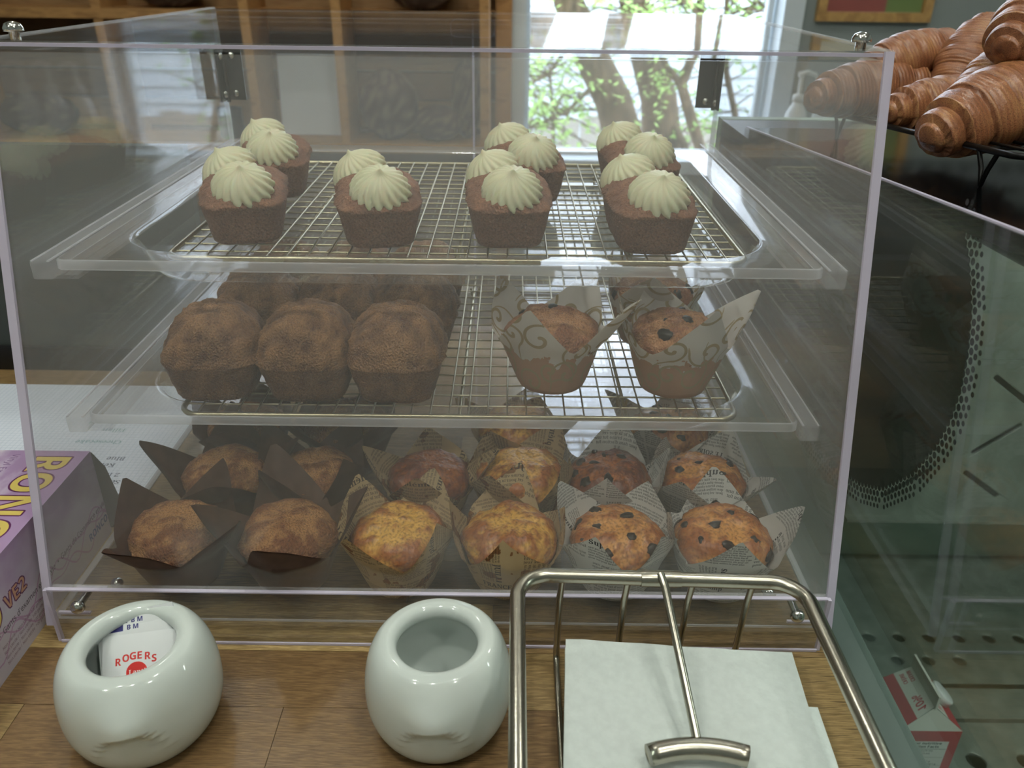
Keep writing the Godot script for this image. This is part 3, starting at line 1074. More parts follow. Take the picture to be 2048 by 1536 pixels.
func napkin_mesh(seed_: int, t: float) -> ArrayMesh:
	var m := Mb.new()
	nz.seed = seed_
	nz.frequency = 1.0
	var w := 0.0705
	var top := []
	var bot := []
	for j in 13:
		var ra := PackedInt32Array()
		var rb := PackedInt32Array()
		for i in 13:
			var x := (i / 12.0 * 2 - 1) * w
			var z := (j / 12.0 * 2 - 1) * w
			var y := 0.0011 * nz.get_noise_2d(x * 22, z * 8) + 0.0004 * nz.get_noise_2d(x * 60, z * 60)
			var lift := 0.0004 * maxf(absf(x), absf(z)) / w
			ra.append(m.vert(Vector3(x, t + y - lift, z), Vector2(i, j)))
			rb.append(m.vert(Vector3(x, y * 0.3, z), Vector2(i, j)))
		top.append(ra)
		bot.append(rb)
	m.grid(top, false, true)
	m.grid(bot, false, false)
	for e in 4:
		for i in 12:
			var q := []
			for k in [i, i + 1]:
				var jj: int = [0, 12, k, k][e]
				var ii: int = [k, k, 0, 12][e]
				q.append([m.v[top[jj][ii]], m.v[bot[jj][ii]]])
			if e == 0 or e == 3:
				m.quad(q[0][0], q[1][0], q[1][1], q[0][1])
			else:
				m.quad(q[1][0], q[0][0], q[0][1], q[1][1])
	return m.done()


func build_napkins() -> void:
	var Y := 0.066
	var x0 := 0.0525
	var x1 := 0.2275
	var zb := 0.0205
	var zf := 0.205
	var h := thing("napkin_holder", "brushed steel napkin holder with a weighted pivot arm", "napkin holder", Vector3(0.14, CY, 0.11))
	var off := -h.position
	var path := PackedVector3Array([Vector3(x0, CY + 0.005, zf + 0.012), Vector3(x0, CY + 0.03, zf + 0.012), Vector3(x0, Y - 0.02, zf + 0.010), Vector3(x0, Y - 0.006, zf + 0.004), Vector3(x0, Y, zf - 0.01)])
	var rc := 0.02
	for k in 9:
		var a := PI + PI / 2 * k / 8.0
		path.append(Vector3(x0 + rc + rc * cos(a), Y, zb + rc + rc * sin(a)))
	for k in 9:
		var a := -PI / 2 + PI / 2 * k / 8.0
		path.append(Vector3(x1 - rc + rc * cos(a), Y, zb + 0.004 + rc + rc * sin(a)))
	path.append_array(PackedVector3Array([Vector3(x1, Y, zf - 0.01), Vector3(x1, Y - 0.006, zf + 0.004), Vector3(x1, Y - 0.02, zf + 0.010), Vector3(x1, CY + 0.03, zf + 0.012), Vector3(x1, CY + 0.005, zf + 0.012)]))
	for i in path.size():
		path[i] += off
	var m := Mb.new()
	m.tube(path, 0.0047, 14)
	part(h, "rim_tube", m.done(), mats["brushed_nickel"])
	for k in 4:
		var x: float = [0.0795, 0.1205, 0.161, 0.1985][k]
		var w := Mb.new()
		w.tube(PackedVector3Array([Vector3(x + 0.001, Y - 0.002, zb + 0.001), Vector3(x, Y - 0.02, zb - 0.001), Vector3(x, CY + 0.012, 0.0145), Vector3(x, CY + 0.006, 0.0155), Vector3(x, CY + 0.003, 0.0185), Vector3(x, CY + 0.0025, 0.026), Vector3(x, CY + 0.0025, zf)].map(func(p): return p + off)), 0.0022, 8)
		part(h, "upright_wire", w.done(), mats["brushed_nickel"])
	part(h, "base_wire", rod(Vector3(x0, CY + 0.006, zf + 0.012) + off, Vector3(x1, CY + 0.006, zf + 0.012) + off, 0.003), mats["brushed_nickel"])
	var sl := Mb.new()
	sl.tube(PackedVector3Array([Vector3(0.129, Y, zb + 0.0018) + off, Vector3(0.1535, Y, zb + 0.0024) + off]), 0.0053, 16)
	part(h, "pivot_sleeve", sl.done(), mats["brushed_nickel"])
	var arm := Mb.new()
	arm.tube(PackedVector3Array([Vector3(0.1405, Y + 0.0045, zb + 0.003) + off, Vector3(0.1425, Y + 0.001, zb + 0.012) + off, Vector3(0.1485, 0.037, 0.116) + off, Vector3(0.1487, 0.034, 0.119) + off]), 0.0026, 10)
	part(h, "pivot_arm", arm.done(), mats["brushed_nickel"])
	var wt := PackedVector3Array()
	for k in 11:
		var t := k / 10.0 * 2 - 1
		wt.append(Vector3(0.1483 + t * 0.0262, 0.0345 - 0.0012 * t * t, 0.1195 + 0.0038 * t * t) + off)
	var wm := Mb.new()
	wm.tube(wt, 0.0058, 14)
	part(h, "weight_bar", wm.done(), mats["brushed_nickel"])
	# napkins, bottom to top
	var nm := [napkin_mesh(1, 0.0031), napkin_mesh(2, 0.0031), napkin_mesh(3, 0.0031)]
	for k in 10:
		var lower := k < 5
		var y := CY + 0.0052 + k * 0.0031
		var p := Vector3(0.1595 + (0.0 if lower else -0.010), y, 0.131 + (0.004 if lower else -0.025))
		var lab := "white paper napkin inside the holder's stack"
		if k == 9:
			lab = "top white paper napkin under the weight bar"
		elif k == 4:
			lab = "white paper napkin sticking out to the right below the top ones"
		var o := single("paper_napkin", lab, "napkin", nm[k % 3], mats["napkin"], Transform3D(Basis(Vector3.UP, -0.065 + 0.006 * ((k * 5) % 3)), p), "napkins in the holder")
		o.position.x += 0.0006 * ((k * 7) % 3)


func build_gloves_and_notebook() -> void:
	var yel := Color(0.85, 0.76, 0.40)
	var dk := Color(0.36, 0.14, 0.34)
	var lil := Color(0.66, 0.55, 0.70)
	var wht := Color(0.86, 0.84, 0.87)
	# top print: right edge of the box is the image's right edge, far end is its top
	var top := Image.create_empty(400, 820, false, Image.FORMAT_RGBA8)
	top.fill(wht)
	nz.seed = 4
	nz.frequency = 1.0
	for y in 820:
		for x in 400:
			var d := x / 400.0 + 0.22 * nz.get_noise_2d(x * 0.006, y * 0.004)
			if d > 0.62:
				top.set_pixel(x, y, lil)
			elif d > 0.5:
				top.set_pixel(x, y, wht.lerp(lil, (d - 0.5) / 0.12))
	for o in [Vector2i(-4, 0), Vector2i(4, 0), Vector2i(0, 4), Vector2i(0, -4), Vector2i(3, 3), Vector2i(-3, 3), Vector2i(3, -3), Vector2i(-3, -3)]:
		write(top, "RONCO", 246 + o.x, 16 + o.y, 122, dk, "sansbold", 1)
	write(top, "RONCO", 246, 16, 122, yel, "sansbold", 1)
	write(top, "Vinyl Examination Gloves", 210, 16, 24, Color(0.45, 0.3, 0.5), "sans", 1)
	for k in 4:
		write(top, "Powder Free / Sans Poudre", 96 + k * 22, 16, 17, Color(0.3, 0.28, 0.32), "sansbold", 1)
	# side print: near end of the box is the image's left edge
	var side := Image.create_empty(820, 258, false, Image.FORMAT_RGBA8)
	side.fill(Color(0.80, 0.78, 0.83))
	for y in 258:
		for x in 820:
			var d := 1.0 - y / 258.0 + 0.3 * nz.get_noise_2d(x * 0.005 + 40, y * 0.006)
			if d > 0.55:
				side.set_pixel(x, y, Color(0.80, 0.78, 0.83).lerp(lil, clampf((d - 0.55) * 2.2, 0, 0.9)))
	for w in 3:
		var last := Vector2(0, 170 + w * 18)
		for k in 60:
			var p := Vector2(k * 14, 165 + w * 18 + 34 * sin(k * 0.55 + w) * sin(k * 0.13 + w * 2))
			line(side, last, p, 2.2, Color(0.74, 0.60, 0.74))
			last = p
	for o in [Vector2i(-3, 0), Vector2i(3, 0), Vector2i(0, 3), Vector2i(0, -3)]:
		write(side, "RONCO", 24 + o.x, 46 + o.y, 96, dk, "sansbold")
		write(side, "VE2", 378 + o.x, 82 + o.y, 46, dk, "sansbold")
	write(side, "RONCO", 24, 46, 96, yel, "sansbold")
	write(side, "VE2", 378, 82, 46, Color(0.80, 0.62, 0.5), "sansbold")
	write(side, "•  Gants d'examen en vinyle  •  Gants de Commerce en vinyle", 330, 148, 19, Color(0.3, 0.27, 0.32), "sans")
	write(side, "RONCO", 716, 186, 28, Color(0.32, 0.42, 0.62), "sansbold")
	for k in 4:
		write(side, "Non sterile / Non stérile  100 gants", 330, 186 + k * 14, 10, Color(0.5, 0.4, 0.5), "sans")
	var tm := paper_mat("glove_box_top_print", top, 0.3)
	var sm := paper_mat("glove_box_side_print", side, 0.35)
	var b := thing("glove_box", "lilac and white box of disposable gloves with yellow lettering", "box", Vector3(-0.339, CY, 0.007))
	var hx := 0.061
	var hz := 0.124
	var hy := 0.0775
	var t := Mb.new()
	t.quad(Vector3(-hx, hy, hz), Vector3(hx, hy, hz), Vector3(hx, hy, -hz), Vector3(-hx, hy, -hz))
	part(b, "top_panel", t.done(), tm)
	var s := Mb.new()
	s.quad(Vector3(hx, 0, hz), Vector3(hx, 0, -hz), Vector3(hx, hy, -hz), Vector3(hx, hy, hz))
	part(b, "side_panel", s.done(), sm)
	var bd := Mb.new()
	bd.box(Vector3(-hx, 0.0, -hz + 0.0005), Vector3(hx - 0.0006, hy - 0.0006, hz))
	part(b, "carton_body", bd.done(), mat("glove_card", Color(0.74, 0.69, 0.76), 0.6))
	var fl := Mb.new()
	fl.quad(Vector3(hx, hy - 0.001, -hz), Vector3(hx, 0.004, -hz), Vector3(hx + 0.0085, 0.012, -hz - 0.012), Vector3(hx + 0.0035, hy - 0.02, -hz - 0.008))
	fl.quad(Vector3(hx + 0.0035, hy - 0.02, -hz - 0.0086), Vector3(hx + 0.0085, 0.012, -hz - 0.0126), Vector3(hx, 0.004, -hz - 0.0006), Vector3(hx, hy - 0.001, -hz - 0.0006))
	part(b, "end_flap", fl.done(), mats["card_grey"])
	# notebook
	var pg := Image.create_empty(1024, 640, false, Image.FORMAT_RGBA8)
	pg.fill(Color(0.86, 0.88, 0.93))
	for k in range(0, 1024, 12):
		pg.fill_rect(Rect2i(k, 0, 1, 640), Color(0.70, 0.75, 0.82))
	for k in range(0, 640, 12):
		pg.fill_rect(Rect2i(0, k, 1024, 1), Color(0.70, 0.75, 0.82))
	var ink := Color(0.18, 0.2, 0.28)
	var teal := Color(0.45, 0.6, 0.6)
	var notes := [["a Pecan", 610, 390, ink], ["Olive", 640, 420, ink], ["Keith", 700, 428, ink], ["Blue", 720, 398, ink], ["2 mousse", 690, 470, ink], ["Sesame", 720, 500, ink], ["2 Sarme", 740, 545, ink], ["6 Carts", 745, 575, ink], ["Almond", 600, 220, teal], ["Fillan", 650, 260, teal], ["Cheesecake", 610, 320, teal], ["All", 780, 610, teal]]
	for n in notes:
		var ti := text_image(n[0], 21, n[3], "serif")
		ti.rotate_180()
		pg.blend_rect(ti, Rect2i(Vector2i.ZERO, ti.get_size()), Vector2i(int(n[1]) + 160, int(n[2]) - 20))
	var pm := paper_mat("grid_page_print", pg, 0.8)
	var nb := thing("notebook", "open squared-paper notebook with upside down handwriting behind the glove box", "notebook", Vector3(-0.4715, CY, -0.243))
	var q := Mb.new()
	q.quad(Vector3(-0.199, 0.0062, 0.118), Vector3(0.199, 0.0062, 0.118), Vector3(0.199, 0.0062, -0.118), Vector3(-0.199, 0.0062, -0.118))
	part(nb, "page", q.done(), pm)
	for k in 4:
		part(nb, "page_block", bx(Vector3(-0.199 + 0.0004 * k, 0.0012 + 0.00125 * k, -0.118), Vector3(0.1995 - 0.0005 * (3 - k), 0.0023 + 0.00125 * k, 0.118)), mat("page_edge", Color(0.78, 0.79, 0.83), 0.85))
	part(nb, "cover", bx(Vector3(-0.2, 0, -0.12), Vector3(0.2005, 0.0012, 0.12)), mats["black_plastic"])


# ---------------------------------------------------------------- the acrylic display case
func front_z(y: float) -> float:
	return -LEAN * y


func edge_bar(parent: Node3D, called: String, a: Vector3, b: Vector3, w: Vector2, key := "acrylic_edge") -> void:   # square bar of two half widths between two points
	var m := Mb.new()
	var d := (b - a).normalized()
	var s := d.cross(Vector3.UP if absf(d.y) < 0.9 else Vector3.BACK).normalized()
	var u := s.cross(d).normalized()
	var p := []
	for e in [a, b]:
		for k in [[-1, -1], [1, -1], [1, 1], [-1, 1]]:
			p.append(e + s * w.x * k[0] + u * w.y * k[1])
	m.quad(p[0], p[1], p[2], p[3])
	m.quad(p[5], p[4], p[7], p[6])
	for k in 4:
		var l := (k + 1) % 4
		m.quad(p[l], p[k], p[4 + k], p[4 + l])
	part(parent, called, m.done(), mats[key])


func screw(parent: Node3D, at: Vector3, axis: Basis, r: float, length: float) -> void:
	var m := Mb.new()
	m.lathe(PackedVector2Array([Vector2(0, -length), Vector2(r * 0.55, -length), Vector2(r * 0.55, 0), Vector2(r, 0), Vector2(r, r * 0.35), Vector2(r * 0.8, r * 0.75), Vector2(r * 0.35, r * 0.95), Vector2(0, r)]), 16)
	part(parent, "screw", m.done(), mats["chrome"], Transform3D(axis, at))


func build_case() -> void:
	var o := thing("display_case", "clear acrylic countertop pastry display case with sloping front", "display case", Vector3(0, CY, 0))
	var dy := -CY
	var H := 0.36
	var D := -0.4986
	var W := 0.2665
	var T := 0.005
	var shift := Vector3(0, dy, 0)
	for s in [-1.0, 1.0]:
		var m := Mb.new()
		m.prism(PackedVector2Array([Vector2(0.0, dy), Vector2(front_z(H), dy + H), Vector2(D, dy + H), Vector2(D, dy)]), minf(s * W, s * (W - T)), maxf(s * W, s * (W - T)))
		var sp := part(o, "side_panel", m.done(), mats["acrylic"])
		var xm: float = s * (W - T / 2)
		edge_bar(sp, "front_edge", Vector3(xm, 0.0, 0.0005) + shift, Vector3(xm, H, front_z(H) + 0.0005) + shift, Vector2(0.0027, 0.0012))
		edge_bar(sp, "back_edge", Vector3(xm, 0.0, D - 0.0005) + shift, Vector3(xm, H, D - 0.0005) + shift, Vector2(0.0024, 0.0006), "acrylic_edge_faint")
		edge_bar(sp, "top_edge", Vector3(xm, H + 0.0004, front_z(H)) + shift, Vector3(xm, H + 0.0004, D) + shift, Vector2(0.0024, 0.0005), "acrylic_edge_soft")
		edge_bar(sp, "bottom_edge", Vector3(xm, 0.0004, 0) + shift, Vector3(xm, 0.0004, D) + shift, Vector2(0.0024, 0.0005), "acrylic_edge_faint")
	# top, front, base, lower front strip
	var top := part(o, "top_panel", bx(Vector3(-W + T, H - 0.005, D + 0.004) + shift, Vector3(W - T, H, front_z(H) - 0.003) + shift), mats["acrylic"])
	edge_bar(top, "front_edge", Vector3(-W + T, H - 0.002, front_z(H) - 0.002) + shift, Vector3(W - T, H - 0.002, front_z(H) - 0.002) + shift, Vector2(0.0008, 0.0010))
	edge_bar(top, "back_edge", Vector3(-W + T, H - 0.002, D + 0.004) + shift, Vector3(W - T, H - 0.002, D + 0.004) + shift, Vector2(0.0005, 0.0008), "acrylic_edge_soft")
	var fm := Mb.new()
	fm.prism(PackedVector2Array([Vector2(front_z(0.0265) - 0.0032, dy + 0.0265), Vector2(front_z(0.0265), dy + 0.0265), Vector2(front_z(H - 0.006), dy + H - 0.006), Vector2(front_z(H - 0.006) - 0.0032, dy + H - 0.006)]), -W + T, W - T)
	var fp := part(o, "front_panel", fm.done(), mats["acrylic_front"])
	edge_bar(fp, "bottom_edge", Vector3(-W + T, 0.0263, front_z(0.0265) - 0.0016) + shift, Vector3(W - T, 0.0263, front_z(0.0265) - 0.0016) + shift, Vector2(0.0014, 0.0003), "acrylic_edge_soft")
	var base := part(o, "base_panel", bx(Vector3(-0.2612, 0.0, D + 0.004) + shift, Vector3(0.2612, 0.005, -0.001) + shift), mats["acrylic"])
	edge_bar(base, "front_edge", Vector3(-0.258, 0.0052, -0.001) + shift, Vector3(0.258, 0.0052, -0.001) + shift, Vector2(0.0005, 0.0007), "acrylic_edge_faint")
	var st := part(o, "front_strip", bx(Vector3(-0.258, 0.0003, 0.0005), Vector3(0.258, 0.0325 + dy, 0.0035)), mats["acrylic"])
	edge_bar(st, "top_edge", Vector3(-0.258, 0.0328 + dy, 0.002), Vector3(0.258, 0.0328 + dy, 0.002), Vector2(0.0014, 0.0005))
	edge_bar(st, "bottom_edge", Vector3(-0.258, 0.0012, 0.0038), Vector3(0.258, 0.0012, 0.0038), Vector2(0.0006, 0.0009))
	for s in [-1.0, 1.0]:
		edge_bar(st, "end_edge", Vector3(s * 0.2592, 0.0005, 0.002), Vector3(s * 0.2592, 0.0325 + dy, 0.002), Vector2(0.0012, 0.0016))
		# clear corner brackets with the bright screws
		var br := Mb.new()
		br.box(Vector3(minf(s * 0.2605, s * 0.236), 0.006, -0.026) + shift, Vector3(maxf(s * 0.2605, s * 0.236), 0.0092, -0.001) + shift)
		br.box(Vector3(minf(s * 0.2605, s * 0.2575), 0.0095, -0.026) + shift, Vector3(maxf(s * 0.2605, s * 0.2575), 0.027, -0.009) + shift)
		var bp := part(o, "corner_bracket", br.done(), mats["acrylic"])
		edge_bar(bp, "bracket_edge", Vector3(s * 0.236, 0.0094, -0.0262) + shift, Vector3(s * 0.2575, 0.0094, -0.0262) + shift, Vector2(0.001, 0.0008))
		edge_bar(bp, "bracket_edge", Vector3(s * 0.236, 0.0094, -0.0015) + shift, Vector3(s * 0.2575, 0.0094, -0.0015) + shift, Vector2(0.001, 0.0008))
		screw(o, Vector3(s * 0.2395, 0.0198, 0.0036) + shift, Basis(Vector3.RIGHT, PI / 2), 0.0047, 0.014)
		screw(o, Vector3(s * 0.2305, 0.0096, -0.030) + shift, Basis(), 0.0042, 0.004)
		screw(o, Vector3(s * 0.2560, H + 0.0035, -0.118) + shift, Basis(), 0.0058, 0.004)
		# feet
		part(o, "foot", cyl(0.008, 0.0122, 16), mats["acrylic_solid"], Transform3D(Basis(), Vector3(s * 0.24, 0.0062, -0.46)))
	part(o, "rear_strip", bx(Vector3(-0.258, 0.0003, D + 0.001), Vector3(0.258, dy - 0.0004, D + 0.005)), mats["acrylic"])
	# shelf runners: solid bars with a ledge, ends bright
	for h in [0.2279, 0.1179]:
		for s in [-1.0, 1.0]:
			var z0 := -0.0805 if h > 0.2 else -0.073
			var rm := Mb.new()
			rm.prism(PackedVector2Array([Vector2(z0, h - 0.009), Vector2(z0 + 0.0008, h - 0.008), Vector2(z0 + 0.0008, h + 0.002), Vector2(z0, h + 0.003), Vector2(D + 0.006, h + 0.003), Vector2(D + 0.006, h - 0.009)].map(func(p): return p + Vector2(0, dy))), minf(s * 0.2496, s * 0.2612), maxf(s * 0.2496, s * 0.2612))
			var rl := part(o, "shelf_runner", rm.done(), mats["acrylic_edge_soft"])
			edge_bar(rl, "runner_edge", Vector3(s * 0.2500, h + 0.0031, z0) + shift, Vector3(s * 0.2500, h + 0.0031, D + 0.006) + shift, Vector2(0.0007, 0.0004), "acrylic_edge_faint")
			edge_bar(rl, "runner_edge", Vector3(s * 0.2607, h + 0.0031, z0) + shift, Vector3(s * 0.2607, h + 0.0031, D + 0.006) + shift, Vector2(0.0005, 0.0004), "acrylic_edge_faint")
			var lg := Mb.new()
			lg.box(Vector3(minf(s * 0.234, s * 0.2494), h - 0.0092, D + 0.006) + shift, Vector3(maxf(s * 0.234, s * 0.2494), h - 0.0066, z0 - 0.002) + shift)
			part(rl, "ledge", lg.done(), mats["acrylic"])
	# rear doors, hinged at the sides
	for s in [-1.0, 1.0]:
		var seam := 0.0025
		var xi: float = seam + s * 0.0006
		var dm := Mb.new()
		dm.box(Vector3(minf(xi, s * 0.2605), 0.008, D) + shift, Vector3(maxf(xi, s * 0.2605), H - 0.007, D + 0.0035) + shift)
		var dr := part(o, "rear_door", dm.done(), mats["acrylic_rear"])
		edge_bar(dr, "meeting_edge", Vector3(xi, 0.008, D + 0.0018) + shift, Vector3(xi, H - 0.007, D + 0.0018) + shift, Vector2(0.0005, 0.0016), "acrylic_edge")
		var sl := PackedVector3Array()
		for k in 7:
			var a := PI / 2 * k / 6.0
			sl.append(Vector3(xi + s * (0.016 + 0.006 * sin(a)), 0.3585 - 0.006 + 0.006 * cos(a), D + 0.004))
		for k in 7:
			var a := PI / 2 * k / 6.0
			sl.append(Vector3(xi + s * (0.016 + 0.006 * cos(a)), 0.3415 - 0.006 * sin(a) + 0.006, D + 0.004))
		sl.append(Vector3(xi, 0.3415, D + 0.004))
		sl.insert(0, Vector3(xi, 0.3585, D + 0.004))
		for i in sl.size():
			sl[i] += Vector3(0, dy - 0.006, 0)
		var sm := Mb.new()
		sm.tube(sl, 0.0007, 6)
		part(dr, "finger_slot", sm.done(), mats["acrylic_edge"])
		var y0: float = 0.2711 if s < 0 else 0.2687
		var y1: float = 0.3224 if s < 0 else 0.3525
		var hg := part(o, "hinge", bx(Vector3(minf(s * 0.2400, s * 0.2600), y0, D + 0.0037) + shift, Vector3(maxf(s * 0.2400, s * 0.2600), y1, D + 0.0052) + shift), mats["hinge_steel"])
		part(hg, "leaf", bx(Vector3(minf(s * 0.2596, s * 0.2612), y0, D + 0.0056) + shift, Vector3(maxf(s * 0.2596, s * 0.2612), y1, D + 0.024) + shift), mats["hinge_steel"])
		part(hg, "pin", rod(Vector3(s * 0.2588, y0 - 0.002, D + 0.0062) + shift, Vector3(s * 0.2588, y1 + 0.002, D + 0.0062) + shift, 0.0022), mats["hinge_steel"])
		for y in [y0 + 0.007, y1 - 0.007]:
			screw(hg, Vector3(s * 0.2500, y, D + 0.0054) + shift, Basis(Vector3.RIGHT, PI / 2), 0.0038, 0.001)
			screw(hg, Vector3(s * 0.2590, y, D + 0.0165) + shift, Basis(Vector3.BACK, s * PI / 2), 0.0038, 0.0006)


func build_shelves() -> void:
	var spots := [[0.2279, -0.2735, "upper", 0.007, -0.2915], [0.1179, -0.266, "middle", 0.008, -0.2615]]
	for sp in spots:
		var h: float = sp[0]
		var m := Mb.new()
		var rows := []
		for q in [[0.2470, 0.1892, 0.006, 0.0030], [0.2240, 0.171, 0.048, 0.0030], [0.2215, 0.1685, 0.047, 0.0018], [0.2195, 0.1665, 0.046, -0.002], [0.2140, 0.161, 0.043, -0.018], [0.2120, 0.159, 0.042, -0.0215], [0.2085, 0.1555, 0.040, -0.0234], [0.204, 0.151, 0.038, -0.0240]]:
			var pts := rr(q[0], q[1], q[2], 8)
			for i in pts.size():
				pts[i].y = q[3]
			rows.append(m.ring(pts))
		m.grid(rows, true)
		m.fan(rows[7], m.vert(Vector3(0, -0.024, 0)))
		var tr := thing("tray", "clear plastic tray with raised rim on the %s runners of the case" % sp[2], "tray", Vector3(0, h, sp[1]), 0.0, "clear trays in the case")
		part(tr, "tray_body", m.done(), mats["tray_clear"])
		var lm := Mb.new()
		var lrows := []
		for q in [[0.2472, -0.0030], [0.2480, -0.0036], [0.2484, -0.0030], [0.2482, 0.0024], [0.2471, 0.0033]]:
			var pts := rr(q[0], q[0] - 0.0578, 0.006, 6)
			for i in pts.size():
				pts[i].y = q[1]
			lrows.append(lm.ring(pts))
		lm.grid(lrows, true)
		part(tr, "turned_lip", lm.done(), mats["acrylic_edge_faint"])
		# cooling rack lying in the tray
		var hx := 0.2065
		var hz := 0.156
		var rk := thing("cooling_rack", "wire cooling rack lying in the %s clear tray" % sp[2], "cooling rack", Vector3(sp[3], h - 0.0118, sp[4]), 0.004, "cooling racks in the case")
		var ring := rr(hx, hz, 0.014, 6)
		var fr := Mb.new()
		fr.tube(ring, 0.0021, 8, true)
		part(rk, "frame_wire", fr.done(), mats["wire_steel"])
		var lw := cyl(0.00072, hz * 2 - 0.002, 6)
		var n := 28
		for k in n:
			var x := -hx + (k + 1) * 2 * hx / (n + 1)
			part(rk, "wire", lw, mats["wire_steel"], Transform3D(Basis(Vector3.RIGHT, PI / 2), Vector3(x, 0.0012, 0)))
		var cw := cyl(0.00072, hx * 2 - 0.002, 6)
		n = 17
		for k in n:
			var z := -hz + (k + 1) * 2 * hz / (n + 1)
			part(rk, "cross_wire", cw, mats["wire_steel"], Transform3D(Basis(Vector3.BACK, PI / 2), Vector3(0, -0.0006, z)))
		for x in [-0.125, 0.0, 0.125]:
			part(rk, "support_bar", rod(Vector3(x, -0.0026, -hz), Vector3(x, -0.0026, hz), 0.0014, 6), mats["wire_steel"])
			for z in [-0.12, 0.12]:
				var ft := Mb.new()
				ft.tube(PackedVector3Array([Vector3(x - 0.004, -0.003, z), Vector3(x - 0.003, -0.0108, z), Vector3(x + 0.003, -0.0108, z), Vector3(x + 0.004, -0.003, z)]), 0.0012, 6)
				part(rk, "foot", ft.done(), mats["wire_steel"])


